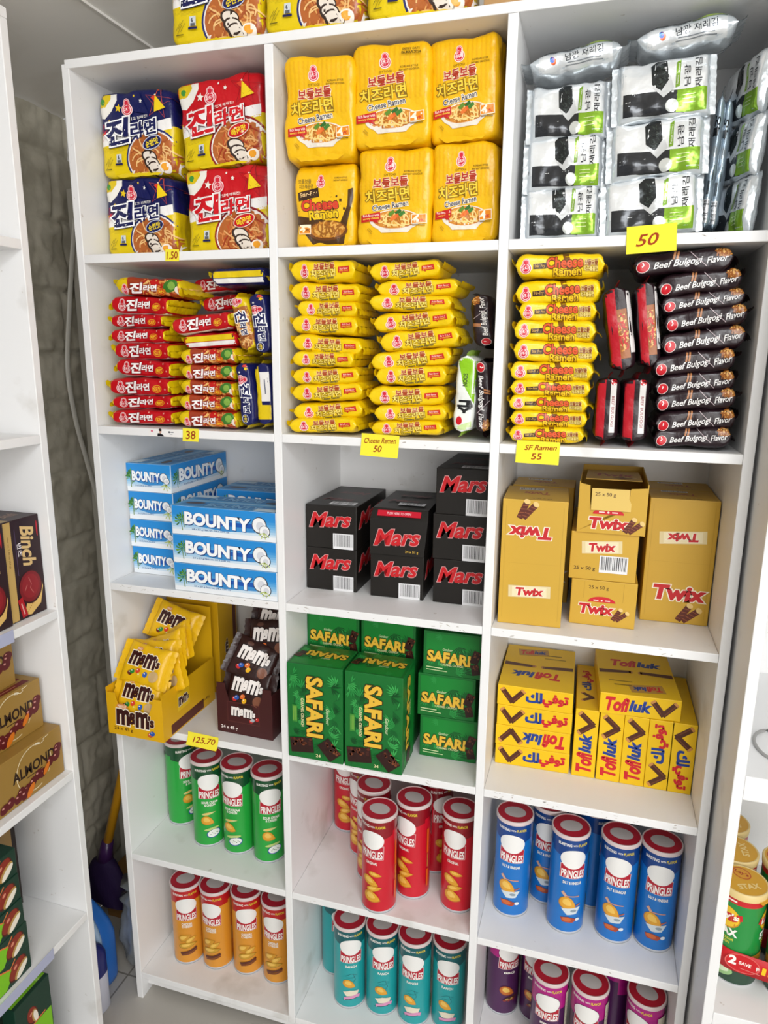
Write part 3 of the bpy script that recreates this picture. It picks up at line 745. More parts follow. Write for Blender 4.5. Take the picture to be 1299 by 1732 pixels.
# ---------------------------------------------------------------- seaweed snacks, flat face forward
def art_seaweed(L, Wd):
    a = Art(); a.rect(0, Wd * .12, L * .80, Wd * .66, '#eef1f3')
    a.poly([(-L * .38, -Wd * .06), (L * .2, -Wd * .10), (L * .2, -Wd * .46), (-L * .38, -Wd * .42)], '#2a2c30'); a.poly([(L * .12, -Wd * .1), (L * .40, -Wd * .1), (L * .40, -Wd * .45), (L * .12, -Wd * .45)], '#86b32a')
    a.poly([(-L * .08, Wd * .42), (L * .02, Wd * .42), (L * .10, -Wd * .06), (L * .0, -Wd * .2), (-L * .1, -Wd * .02)], '#d5d8da'); a.poly([(-L * .12, Wd * .36), (-L * .06, Wd * .44), (L * .03, Wd * .42), (L * .05, Wd * .1), (-L * .02, -Wd * .08), (-L * .11, Wd * .04)], '#202527')
    a.strands(-L * .03, Wd * .18, L * .06, Wd * .2, ('#39433f', '#141a1a'), 40, 3, .012, .0014)
    a.poly([(L * .12, Wd * .36), (L * .16, Wd * .4), (L * .15, -Wd * .04), (L * .11, -Wd * .06)], '#7ea832'); a.text('Premium Seaweed', L * .135, Wd * .16, Wd * .34, L * .02, '#eef2e0', 86, .01)
    a.text('남광', L * .22, Wd * .12, Wd * .36, L * .058, '#25282c', 90, .0); a.text('재래김', L * .32, Wd * .14, Wd * .50, L * .062, '#25282c', 90, .0)
    a.ell(L * .08, -Wd * .34, L * .06, L * .06, '#d8dcd8')
    for i in range(3): a.rect(L * .24, -Wd * (.2 + .06 * i), L * .12, Wd * .015, '#cfe09a', same=i > 0)
    return a
for i in range(3):
    BUILD['seaweed_%d' % i] = (lambda i=i: pouch('w', .148, .086, .030, art_seaweed(.148, .086), 'top', '#d3dadf', 'foil', seed=91 + i * 2, wr=1.7, boxy=3.4, name='seaweed_pack', bend=(8, -8), seal=.009, flat_pow=9, ripple=.35))
def art_seatop(L, H):
    a = Art(); a.rect(L * .0, -H * .05, L * .66, H * .6, '#e2e6e9'); a.text('남광 재래김', L * .08, H * .1, L * .34, H * .28, '#3a3f46', 3, .012)
    a.ell(-L * .2, 0, L * .03, H * .12, '#c9582c'); a.ell(-L * .21, H * .05, L * .024, H * .1, '#2c5aa8');
    a.rect(L * .08, -H * .14, L * .3, H * .03, '#8a9096'); a.rect(L * .08, -H * .22, L * .34, H * .03, '#8a9096', same=True); a.poly([(L * .05, H * .46), (L * .38, H * .46), (L * .36, H * .34), (L * .05, H * .36)], '#a6c05a'); a.poly([(-L * .3, H * .44), (L * .04, H * .46), (L * .04, H * .36), (-L * .28, H * .34)], '#3c4044'); return a
BUILD['seatop_0'] = lambda: pouch('w', .165, .085, .040, art_seatop(.165, .040), 'side', '#ccd4da', 'foil', seed=97, wr=2.0, boxy=2.6, name='seaweed_pack', bend=(15, 25), seal=.014, flat_pow=5)
def art_seaside(L, H):
    a = Art(); a.text('오늘', -L * .24, -H * .05, L * .13, H * .34, '#1e2226', 0, .04); a.ell(-L * .08, 0, L * .035, H * .2, '#8f9aa2');
    a.barcode(L * .32, -H * .1, L * .16, H * .4, 7); a.rect(L * .06, H * .1, L * .1, H * .05, '#4a5258'); a.rect(L * .16, -H * .1, L * .09, H * .14, '#4a5258'); return a
BUILD['seaside_0'] = lambda: pouch('w', .21, .10, .031, art_seaside(.21, .031), 'side', '#8fa0ae', 'foil', seed=99, wr=1.2, boxy=2.4, name='seaweed_pack', bend=(10, -10), seal=.014)

# ---------------------------------------------------------------- candy cartons
def art_bounty(w, h):
    a = Art()
    n = 12
    for i in range(n):
        t = i / (n - 1); c0 = np.array((236, 241, 246)); c1 = np.array((40, 140, 214)); k = max(0, min(1, (t - .12) / .62)) ** .8
        c = '#%02x%02x%02x' % tuple(int(v) for v in c0 * (1 - k) + c1 * k)
        a.rect(0, -h * .49 + h * .98 * (i + .5) / n, w * .985, h * .98 / n * 1.02, c, same=i > 0)
    a.poly([(-w * .28, -h * .08), (-w * .1, -h * .2), (w * .15, -h * .22), (w * .36, -h * .1), (w * .42, h * .02), (w * .36, h * .06), (-w * .28, h * .06)], '#1a56b0')
    a.poly([(-w * .26, -h * .16), (0, -h * .27), (w * .3, -h * .22), (w * .36, -h * .1), (-w * .28, -h * .06)], '#3c8ccc')
    rc = min(.26 * h, .085 * w); th = .40 * h if w > .2 else .31 * h
    for j, (bx, by, s) in enumerate(((-.405, -.02, 1), (-.385, .1, .8))):
        for i in range(9):
            t = R(-40 + i * 32); a.poly([(w * bx, h * by), (w * bx + min(h, .3 * w) * .27 * s * math.cos(t) , h * by + h * .27 * s * math.sin(t)), (w * bx + h * .22 * s * math.cos(t + .3), h * by + h * .22 * s * math.sin(t + .3))], ('#3f7d33', '#6b9e35', '#2f6a3a')[i % 3], same=i > 0)
        a.line([(w * bx, h * by), (w * (bx + .012), h * (by - .34))], h * .03, '#6d8a3a')
    a.text('BOUNTY', -w * .05, h * .02, w * .61, th, '#0f2f6a', -2, .05); a.text('BOUNTY', -w * .058, h * .045, w * .61, th, '#f6f8fa', -2, .05, out='#1d4d94', ow=.075)
    for x, y, r in ((.345 * w, .04 * h, rc), (.345 * w + rc * .72, .04 * h - rc * .75, rc * .74)):
        a.ell(x, y, r * 1.05, r * 1.08, '#33343e'); a.ell(x - r * .03, y + r * .03, r * .93, r * .96, '#eef0f2'); a.ell(x + r * .12, y - r * .1, r * .55, r * .58, '#d3d6de')
    a.text('24 x 57 g Net wt. 24 x 2.01 oz', -w * .12, -h * .29, w * .36, h * .07, '#2a5590', 0, .01)
    for i in range(4): a.line([(w * .39, -h * .2), (w * .39 + h * .22 * math.cos(R(-160 + 40 * i)), -h * .2 + h * .22 * math.sin(R(-160 + 40 * i)))], h * .03, '#b9c96a', same=i > 0)
    return a
def art_bounty_top(w, d):
    a = Art(); a.rect(0, 0, w * .985, d * .98, '#5fa6d6'); a.rect(0, 0, w * .985, d * .06, '#9cc6e2')
    for s, r_ in ((-1, 0), (1, 180)):
        a.rect(0, s * d * .27, w * .9, d * .3, '#3f87c0'); a.text('BOUNTY', -w * .05 * s, s * d * .27, w * .5, d * .22, '#7fb2d8', r_, .04, out='#27609a', ow=.08); a.ell(w * .34 * s, s * d * .2, w * .09, d * .08, '#5a4a48', 10)
        a.rect(-w * .38 * s, s * d * .36, w * .2, d * .2, '#cfe0ea')
    return a
BUILD['bounty_wide'] = lambda: carton('candy_box', .226, .107, .0575, {'*': '#d9e4ec', 'T': '#5fa6d6', 'B': '#2f86cc'}, {'F': art_bounty(.226, .0575), 'T': art_bounty_top(.226, .107)})
BUILD['bounty_deep'] = lambda: carton('candy_box', .107, .226, .0595, {'*': '#d9e4ec', 'T': '#5fa6d6', 'B': '#2f86cc'}, {'F': art_bounty(.107, .0595), 'R': art_bounty(.226, .0595), 'T': art_bounty_top(.226, .107).moved(rot=90)})

def mars_word(a, x, y, w, h, rot=0): a.text('Mars', x, y, w, h, '#c41a22', rot + 3, .03, .34, out='#d9a0a0', ow=.055)
def art_mars(w, h, code=True, strip=False, seed=1):
    a = Art(); mars_word(a, -w * .02, h * .17, w * .80, h * .32)
    if code: a.barcode(w * .24, -h * .32, w * .4, h * .36, seed)
    if strip: a.rect(0, h * .43, w * .78, h * .12, '#c8142e'); a.text('PUSH HERE TO OPEN', 0, h * .43, w * .4, h * .05, '#f3c9cf', 0, .015); a.text('24 x 51 g', w * .28, -h * .4, w * .24, h * .07, '#d9b24a', 0, .015)
    return a
def art_mars_top(w, d):
    a = Art(); a.text('Mars', -w * .05, -d * .18, w * .6, d * .12, '#5c2224', 0, .03, .38); a.text('Mars', w * .05, d * .15, w * .6, d * .12, '#5c2224', 180, .03, .38); a.barcode(w * .16, -d * .37, w * .5, d * .13, 3); return a
BK = {'*': '#15130f'}
for nm, h in (('mars', .0868),):
    BUILD['mars'] = lambda: carton('candy_box', .106, .203, .0868, '#17130f', {'F': art_mars(.106, .0868, seed=4), 'T': art_mars_top(.106, .203), 'R': art_mars(.2, .0868, False).moved()})
    def mars_open():
        w, d, h = .106, .203, .0868
        m = MB(); p = .006
        V = [(-w / 2, -d / 2, 0), (w / 2, -d / 2, 0), (w / 2, d / 2, 0), (-w / 2, d / 2, 0), (-w / 2 - .001, -d / 2 + .003, h * .8), (w / 2 + p, -d / 2 + .004, h * .8), (w / 2, d / 2, h), (-w / 2, d / 2, h), (-w / 2 + .002, -d / 2 + .016, h + .002), (w / 2 + p - .002, -d / 2 + .016, h + .001)]
        m.add(V, [(3, 2, 1, 0), (0, 1, 5, 4), (4, 5, 9, 8), (8, 9, 6, 7), (1, 2, 6, 9, 5), (3, 0, 4, 8, 7), (2, 3, 7, 6)], '#17130f')
        a = Art(); mars_word(a, 0, -h * .02, w * .84, h * .34); a.text('24 x 51 g', w * .28, -h * .33, w * .24, h * .07, '#d9b24a', 0, .015)
        m.art_flat(a, (0, -d / 2 - .0004, h * .43), (1, 0, 0), (0, .03, 1), (0, -1, 0))
        m.art_flat(art_mars_top(w, d * .8), (0, .012, h + .003), (1, 0, -.008), (0, 1, -.012), (0, 0, 1))
        r = m.build('candy_box', 'card')
        t = MB(); t.box(-w * .4, w * .4, -.0012, .0004, -.006, .006, '#c8142e')
        a2 = Art(); a2.text('PUSH HERE TO OPEN', 0, 0, w * .44, .005, '#f3c9cf', 0, .015); t.art_flat(a2, (0, -.0012, 0), (1, 0, 0), (0, 0, 1), (0, -1, 0))
        o = t.build('tear_strip', 'card', r); o.location = (.002, -d / 2 + .0085, h * .92); o.rotation_euler = (R(-38), 0, 0); o['label'] = 'red tear strip'
        return r
    BUILD['mars_open'] = mars_open

GOLD = '#c9a037'
def twix_word(a, x, y, w, h, rot=0):
    a.text('Twix', x, y, w, h, '#c01f26', rot, .05, .12, out='#f0e6d2', ow=.1)
def twix_bar(a, x, y, w, h, rot=0):
    c, s = math.cos(R(rot)), math.sin(R(rot))
    a.rect(x, y, w, h, '#dccb9c', rot); a.rect(x, y, w * .82, h * .86, '#e6d9b2', rot); twix_word(a, x, y, w * .62, h * .62, rot)
def sticks(a, x, y, k, rot=0):
    for i, (dx, dr) in enumerate(((0, 48), (.012, 30))):
        c, s = math.cos(R(rot + dr)), math.sin(R(rot + dr)); px, py = x + dx * k * math.cos(R(rot)), y + dx * k * math.sin(R(rot)) - .006 * i * k
        a.rect(px, py, .034 * k, .011 * k, '#5a2416', rot + dr)
        for j in range(4): a.line([(px + (-.014 + .007 * j) * k * c - .005 * k * s, py + (-.014 + .007 * j) * k * s + .005 * k * c), (px + (-.01 + .007 * j) * k * c + .005 * k * s, py + (-.01 + .007 * j) * k * s - .005 * k * c)], .0014 * k, '#8a4a2c', same=j > 0)
        a.ell(px + .017 * k * c, py + .017 * k * s, .0045 * k, .0058 * k, '#e2c27c', rot + dr)
def art_twix_tall(w, h, flip):
    a = Art()
    for sx in (-1, 1): a.line([(sx * w * .44, -h * .45), (sx * w * .44, h * .45)], .0006, '#b58f2e', same=sx > 0)
    a.line([(-w * .44, h * .0), (w * .44, h * .0)], .0004, '#bd9633')
    if flip:
        sticks(a, -w * .18, h * .42, .95, 20); twix_word(a, -w * .05, h * .245, w * .62, h * .085, 180); twix_bar(a, -w * .02, -h * .225, w * .66, h * .095, 2)
    else:
        twix_bar(a, w * .02, h * .2, w * .68, h * .10, 184); twix_word(a, w * .04, -h * .25, w * .72, h * .11, 0); sticks(a, w * .14, -h * .41, 1.0, 10)
    return a
def art_twix_end(w, d):
    a = Art(); a.barcode(-w * .1, d * .3, w * .4, d * .15, 5); a.text('Twix', 0, 0, w * .4, d * .18, '#a8563a', 180, .03, .12); a.text('25 x 50 g', w * .1, -d * .38, w * .3, d * .06, '#6a4a14', 180, .015); return a
BUILD['twix_flip'] = lambda: carton('candy_box', .109, .128, .225, GOLD, {'F': art_twix_tall(.109, .225, True), 'T': art_twix_end(.109, .128)})
BUILD['twix_tall'] = lambda: carton('candy_box', .113, .09, .225, GOLD, {'F': art_twix_tall(.113, .225, False), 'T': art_twix_end(.113, .09)})
def push_tab(a, x, y, w): a.poly([(x + w / 2 * math.cos(t), y + w * .22 * math.sin(t)) for t in [PI * i / 14 for i in range(15)]], '#c8202a'); a.line([(x - w * .3, y + w * .07), (x - w * .12, y + w * .07)], w * .04, '#f0d6d0'); a.line([(x + w * .12, y + w * .07), (x + w * .3, y + w * .07)], w * .04, '#f0d6d0', True); a.ell(x, y + w * .07, w * .035, w * .035, '#f0d6d0')
def art_twix_front(w, h):
    a = Art(); a.text('25 x 50 g', -w * .08, h * .34, w * .3, h * .09, '#5a3f12', 0, .015); a.line([(-w * .3, h * .46), (-w * .3, h * .1)], .0005, '#a8832a'); a.line([(w * .3, h * .46), (w * .3, h * .06)], .0005, '#a8832a', True); push_tab(a, -w * .02, h * .03, w * .42); twix_word(a, -w * .1, -h * .13, w * .5, h * .2); sticks(a, w * .22, -h * .22, .7, 10); return a
def art_twix_code(w, h):
    a = Art(); twix_bar(a, -w * .03, h * .2, w * .6, h * .26, 4); a.barcode(w * .16, -h * .15, w * .42, h * .36, 6); a.text('25 x 50 g', -w * .27, -h * .27, w * .32, h * .09, '#5a3f12', 0, .015); return a
BUILD['twix_front'] = lambda: carton('candy_box', .110, .205, .083, GOLD, {'F': art_twix_front(.11, .083)})
BUILD['twix_code'] = lambda: carton('candy_box', .111, .205, .085, GOLD, {'F': art_twix_code(.111, .085)})
def twix_open():
    """display carton with its front torn open: wrapped bars show inside"""
    w, d, h, t = .111, .205, .088, .0012
    m = MB(); m.box(-w / 2, w / 2, -d / 2, d / 2, 0, .002, GOLD); m.box(-w / 2, -w / 2 + t, -d / 2, d / 2, .002, h, GOLD); m.box(w / 2 - t, w / 2, -d / 2, d / 2, .002, h, GOLD); m.box(-w / 2 + t, w / 2 - t, d / 2 - t, d / 2, .002, h, GOLD)
    rg = random.Random(3); pts = [(-w / 2 + t, .002), (w / 2 - t, .002), (w / 2 - t, h * .93)]
    for i in range(9): pts.append((w * .26 - rg.uniform(0, .004), h * (.90 - .05 * i)))
    for i in range(9): pts.append((w * (.25 - .07 * i), h * (.46 + .05 * abs(i - 4) / 4 + rg.uniform(-.01, .01))))
    pts += [(-w * .33, h * .62), (-w * .34, h * .93), (-w / 2 + t, h * .97)]
    V = [(x, -d / 2, z) for x, z in pts] + [(x, -d / 2 + t, z) for x, z in pts]; n = len(pts)
    m.add(V, [tuple(range(n)), tuple(range(2 * n - 1, n - 1, -1))] + [(i, i + n, (i + 1) % n + n, (i + 1) % n) for i in range(n)], GOLD)
    a = Art(); twix_word(a, -w * .04, -h * .3, w * .54, h * .2); sticks(a, w * .27, -h * .32, .8, 10); push_tab(a, -w * .05, -h * .12, w * .46); m.art_flat(a, (0, -d / 2, h / 2), (1, 0, 0), (0, 0, 1), (0, -1, 0))
    r = m.build('candy_box', 'card')
    f = MB(); f.box(-w * .30, w * .28, -.0006, .0006, 0, h * .42, '#d8b75c'); a = Art(); a.text('25 x 50 g', -w * .1, h * .3, w * .3, h * .085, '#5a3f12', 0, .015); f.art_flat(a, (0, -.0006, 0), (1, 0, 0), (0, 0, 1), (0, -1, 0))
    o = f.build('front_flap', 'card', r); o.location = (-w * .01, -d / 2 - .002, h * .46); o.rotation_euler = (R(-6), 0, R(2))
    lid = MB(); lid.box(-w * .42, w * .42, -d * .36, d * .42, 0, .0014, '#c49a34'); a = Art(); a.text('Twix', 0, 0, w * .6, d * .2, '#a83a2c', 0, .04, .12); sticks(a, w * .1, -d * .2, .9, 0); lid.art_flat(a, (0, 0, .0014), (1, 0, 0), (0, 1, 0), (0, 0, 1)); o = lid.build('lid', 'card', r); o.location = (0, .012, h * .93); o.rotation_euler = (R(-3), 0, 0)
    return r
BUILD['twix_open'] = twix_open

# green caramel crunch cartons
def leaves(a, w, h, n, seed):
    rg = random.Random(seed)
    for i in range(n):
        x, y = rg.uniform(-.42, .42) * w, rg.uniform(-.42, .42) * h; rt = rg.uniform(0, 360); c = rg.choice(('#0b4a20', '#2a9244', '#0f5c28', '#3aa450')); k = rg.uniform(.5, 1) * .026
        for j in range(7):
            t = R(rt - 60 + 20 * j); ln = k * (1 - .1 * abs(j - 3)); px, py = x + ln * math.cos(t), y + ln * math.sin(t)
            if abs(px) < w * .49 and abs(py) < h * .49: a.poly([(x, y), (x + ln * .6 * math.cos(t - .12), y + ln * .6 * math.sin(t - .12)), (px, py), (x + ln * .6 * math.cos(t + .12), y + ln * .6 * math.sin(t + .12))], c, same=j > 0)
def choc(a, x, y, w, h, rot, seed):
    a.rect(x, y, w, h, '#2e1410', rot); rg = random.Random(seed); c, s = math.cos(R(rot)), math.sin(R(rot))
    for i in range(16):
        u, v = rg.uniform(-.42, .42) * w, rg.uniform(0, .45) * h; a.ell(x + c * u - s * v, y + s * u + c * v, w * .07, h * .09, rg.choice(('#5c2c1a', '#7a4226', '#46201a')), rot, 8, same=i > 0)
def safari_word(a, x, y, w, h, rot=0): a.text('SAFARI', x, y, w, h, '#e6b83c', rot, .045, out='#3a2408', ow=.085); 
def art_safari_tall(w, h):
    a = Art(); leaves(a, w, h, 46, 3); safari_word(a, 0, h * .07, h * .62, w * .27, -90)
    a.text('CARAMEL CRUNCH', -w * .22, 0, h * .3, w * .05, '#e8dfa8', -90, .02); a.text('Gandour', w * .24, -h * .01, h * .17, w * .06, '#cfe0b0', -90, .01, .3); a.rect(-w * .36, -h * .02, w * .09, h * .18, '#3c8a34')
    for i in range(4): a.rect(-w * .385 + i * w * .017, -h * .02, w * .006, h * .15, '#8fb64a', same=i > 0)
    choc(a, -w * .24, -h * .35, w * .42, h * .16, 6, 1); choc(a, w * .26, -h * .36, w * .36, h * .15, -50, 2); a.text('24', w * .06, -h * .44, w * .08, h * .03, '#e8dfa8', 0, .02)
    return a
def art_safari_end(w, h, full=True):
    a = Art(); a.rect(0, h * .2, w * .9, h * .5, '#128030'); leaves(a, w, h, 20, 5); safari_word(a, -w * .06, -h * .08, w * .72, h * .23, -3); a.text('Gandour', -w * .08, h * .11, w * .17, h * .06, '#cfe0b0', 0, .01, .3)
    choc(a, w * .40, -h * .0, w * .14, h * .3, -20, 4)
    if full: a.text('CARAMEL CRUNCH', 0, -h * .24, w * .38, h * .05, '#d9d6a0', 0, .015); choc(a, w * .40, -h * .28, w * .14, h * .24, 12, 6); a.rect(-w * .3, -h * .33, w * .28, h * .02, '#cfe0a8', -2); a.rect(-w * .26, -h * .39, w * .36, h * .016, '#cfe0a8', -2)
    return a
GRN = '#116b2b'
BUILD['safari_tall'] = lambda: carton('candy_box', .1145, .090, .2, GRN, {'F': art_safari_tall(.1145, .2), 'T': art_safari_end(.1145, .09, False).moved(rot=180), 'R': art_safari_end(.2, .09, False).moved(rot=-90)})
BUILD['safari_end'] = lambda: carton('candy_box', .113, .2, .0885, GRN, {'F': art_safari_end(.113, .0885)})

# yellow toffee stick cartons
TOF = '#e9bd10'
def tof_word(a, x, y, w, h, rot=0):
    c, s = math.cos(R(rot)), math.sin(R(rot))
    a.text('Tofi', x - c * w * .25, y - s * w * .25, w * .5, h, '#c8202a', rot, .05, .2); a.text('luk', x + c * w * .25, y + s * w * .25, w * .44, h * .8, '#1d3c8c', rot, .05, .2)
def tof_arab(a, x, y, w, h, rot=0):
    c, s = math.cos(R(rot)), math.sin(R(rot))
    for ox, oy in ((-.012, -.02), (.012, -.02), (-.012, .02), (.012, .02)):
        qx, qy = x + c * ox * w - s * oy * h, y + s * ox * w + c * oy * h
        a.text('\ufef2\ufed3\ufeee\ufe97', qx + c * w * .2, qy + s * w * .2, w * .58, h, '#c8202a', rot, .02); a.text('\ufeda\ufedf', qx - c * w * .3 - s * h * .1, qy - s * w * .3 + c * h * .1, w * .36, h * .8, '#1d3c8c', rot, .02)
def tof_sticks(a, x, y, k, rot=0, sp=1):
    for dx, dr in ((-.011 * sp, -52), (.009 * sp, 48)):
        t = R(rot + dr); px, py = x + dx * k * math.cos(R(rot)), y + dx * k * math.sin(R(rot)); a.rect(px, py, .036 * k, .011 * k, '#4c2414', rot + dr); e = -1 if dr < 0 else 1
        a.line([(px - .014 * k * math.cos(t) + .002 * k * math.sin(t), py - .014 * k * math.sin(t) - .002 * k * math.cos(t)), (px + .014 * k * math.cos(t) + .002 * k * math.sin(t), py + .014 * k * math.sin(t) - .002 * k * math.cos(t))], .002 * k, '#6e3a20')
        a.rect(px + e * .017 * k * math.cos(t), py + e * .017 * k * math.sin(t), .005 * k, .0095 * k, '#c98a4a', rot + dr)
def art_tof(w, h, kind):
    a = Art()
    if kind == 'arab': tof_sticks(a, -w * .29, 0, .95 * h / .042); tof_arab(a, w * .16, 0, w * .56, h * .62)
    elif kind == 'latin': tof_word(a, -w * .14, 0, w * .56, h * .6, 0); tof_sticks(a, w * .30, 0, .95 * h / .042)
    return a
def art_tof_top(w, d):
    a = Art(); tof_word(a, -w * .03, -d * .2, w * .66, d * .14, 180)
    for s in (-1, 1): a.poly([(s * w * .48, d * .06), (s * w * .06, d * .02), (s * w * .06, -d * .03), (s * w * .48, -d * .02)], '#5a2c18', same=s > 0); a.ell(s * w * .06, 0, w * .03, d * .03, '#c98a4a', same=True)
    a.rect(-w * .1, d * .34, w * .44, d * .16, '#b98c3a', 8); tof_word(a, -w * .1, d * .34, w * .36, d * .09, 8); a.rect(w * .2, d * .3, w * .22, d * .02, '#8a6a14'); a.rect(w * .22, d * .22, w * .3, d * .02, '#a8851a', same=True)
    return a
BUILD['tof_arab'] = lambda: carton('candy_box', .1405, .2, .0415, TOF, {'F': art_tof(.1405, .0415, 'arab'), 'T': art_tof_top(.1405, .2)})
BUILD['tof_latin'] = lambda: carton('candy_box', .1405, .2, .0415, TOF, {'F': art_tof(.1405, .0415, 'latin'), 'T': art_tof_top(.1405, .2).moved(rot=180)})
BUILD['tof_flip'] = lambda: carton('candy_box', .1405, .2, .0415, TOF, {'F': art_tof(.1405, .0415, 'latin').moved(rot=180)})
BUILD['tof_stand'] = lambda: carton('candy_box', .0425, .2, .139, TOF, {'F': art_tof(.139, .0425, 'latin').moved(rot=90), 'T': art_tof(.2, .0425, 'arab').moved(rot=90, k=.8)})
BUILD['tof_stand_arab'] = lambda: carton('candy_box', .0425, .2, .139, TOF, {'F': art_tof(.139, .0425, 'arab').moved(rot=90)})
BUILD['tof_stand_arab_down'] = lambda: carton('candy_box', .0425, .2, .139, TOF, {'F': art_tof(.139, .0425, 'arab').moved(rot=-90)})

# chocolate button bags and their display trays
def mm_word(a, x, y, w, h, rot=0, dark=False):
    f, o = ('#f1eae6', '#1a0c0c') if dark else ('#3a1614', '#f3ead6')
    c, s = math.cos(R(rot)), math.sin(R(rot))
    for t, px, pw, ph in (('m', -.33, .34, 1), ('&', -.065, .22, .8), ('m', .20, .34, 1), ("'s", .44, .13, .75)):
        a.text(t, x + c * w * px, y + s * w * px, w * pw, h * ph, f, rot, .05, .10, out=o, ow=.085)
def beans(a, x, y, k, cols):
    for i, c in enumerate(cols): a.ell(x + k * (.009 * i - .004 * (i % 2)), y + k * .004 * ((i * 7) % 3 - 1), .0058 * k, .0048 * k, c, 20 * i, 14); a.ell(x + k * (.009 * i - .004 * (i % 2) - .0015), y + k * (.004 * ((i * 7) % 3 - 1) + .0018), .0016 * k, .0011 * k, '#f4e9da', same=False, n=8)
def art_mm_bag(L, Wd, dark):
    a = Art(); mm_word(a, 0, Wd * .1, L * .56, Wd * .28, 0, dark)
    a.ell(-L * .16, Wd * .34, L * .06, Wd * .05, '#d88a4a' if not dark else '#5a3a30'); dark or a.text('PEANUT', -L * .16, Wd * .34, L * .09, Wd * .05, '#f6e6d0', 0, .015)
    beans(a, -L * .2, -Wd * .22, 1.0, ('#6a2a1a', '#2f8a3a', '#d8442c', '#e8c020', '#2c5ab0') if not dark else ('#c02a2a', '#2c5ab0', '#d86a2a', '#e8b020'))
    a.ell(L * .24, -Wd * .22, L * .09, Wd * .13, '#c7a878' if not dark else '#7a4a34')
    return a
BUILD['mm_bag'] = lambda: pouch('m', .125, .085, .020, art_mm_bag(.125, .085, False), 'top', '#e6b512', seed=111, name='candy_bag', bend=(12, -12), seal=.013, boxy=2.4, flat_pow=4)
BUILD['mm_dark'] = lambda: pouch('m', .12, .085, .020, art_mm_bag(.12, .085, True), 'top', '#2e1614', seed=113, name='candy_bag', bend=(12, -12), seal=.013, boxy=2.4, flat_pow=4)
def tray(w, d, hf, hs, hb, col, art_front, art_side, notch, backcol):
    t = .0014; m = MB(); m.box(-w / 2, w / 2, -d / 2, d / 2, 0, .002, col)
    m.box(-w / 2, -w / 2 + t, -d / 2, d / 2, .002, hs, col); m.box(w / 2 - t, w / 2, -d / 2, d / 2, .002, hs, col)
    rg = random.Random(2); n0 = notch
    pts = [(-w / 2 + t, .002), (w / 2 - t, .002), (w / 2 - t, hf)]
    pts += [(w * .34, hf * 1.0), (w * .33, hf * .86), (w * .26, n0)] + [(w * (.26 - .052 * i), n0 - .003 + rg.uniform(-.002, .002)) for i in range(1, 10)] + [(-w * .26, n0), (-w * .33, hf * .88), (-w * .34, hf), (-w / 2 + t, hf)]
    V = [(x, -d / 2, z) for x, z in pts] + [(x, -d / 2 + t, z) for x, z in pts]; n = len(pts)
    m.add(V, [tuple(range(n)), tuple(range(2 * n - 1, n - 1, -1))] + [(i, i + n, (i + 1) % n + n, (i + 1) % n) for i in range(n)], col)
    m.art_flat(art_front, (0, -d / 2, 0), (1, 0, 0), (0, 0, 1), (0, -1, 0)); m.art_flat(art_side, (w / 2, 0, 0), (0, 1, 0), (0, 0, 1), (1, 0, 0))
    r = empty('display_tray'); m.build('tray_body', 'card', r)
    b = MB(); b.box(-w / 2 + t, w / 2 - t, d / 2 - t, d / 2, .002, hb, backcol); b.build('back_card', 'card', r)
    return r
def yellow_tray():
    w, d = .134, .20; a = Art(); a.ell(-w * .22, .066, .014, .006, '#d88a4a'); a.text('PEANUT', -w * .22, .066, .021, .006, '#f6e6d0', 0, .015); mm_word(a, .0, .042, w * .66, .030); a.text('24 x 45 g', -w * .22, .014, w * .34, .009, '#5c3a10', 0, .012); beans(a, w * .26, .016, 1.1, ('#c8582c', '#2c5ab0'))
    s = Art(); s.rect(-d * .05, .014, d * .62, .022, '#5a2416'); s.rect(-d * .12, .062, .048, .042, '#d9a80e'); s.rect(-d * .12, .062, .046, .040, '#e9bd1a'); mm_word(s, -d * .12, .062, .036, .016, 0); s.text('24 x 45 g', d * .3, .02, .03, .008, '#5c3a10', 0, .01)
    return tray(w, d, .094, .104, .225, '#dfab12', a, s, .058, '#d9a814')
BUILD['yellow_tray'] = yellow_tray
def brown_tray():
    w, d = .129, .20; a = Art(); a.rect(-w * .02, .050, w * .58, .046, '#5c2c2a'); a.rect(-w * .02, .050, w * .56, .043, '#44191b'); mm_word(a, -w * .02, .052, w * .42, .017, 0, True); beans(a, w * .12, .038, .8, ('#c02a2a', '#a8b0b8', '#c02a2a')); a.text('24 x 45 g', -w * .28, .012, w * .3, .009, '#f3e8e4', 0, .02)
    s = Art(); s.rect(0, .05, d * .5, .03, '#44191b')
    return tray(w, d, .112, .100, .16, '#42191a', a, s, .070, '#3a1616')
BUILD['brown_tray'] = brown_tray
def art_mm_carton(d, h):
    s = Art(); s.rect(d * .36, -h * .0, d * .18, h * .8, '#5a2416'); s.rect(-d * .1, -h * .1, d * .26, h * .4, '#d3a20c'); mm_word(s, -d * .1, -h * .1, h * .3, d * .12, 90); return s
BUILD['mm_carton'] = lambda: carton('candy_box', .134, .085, .225, '#d6a412', {'R': art_mm_carton(.085, .225)})

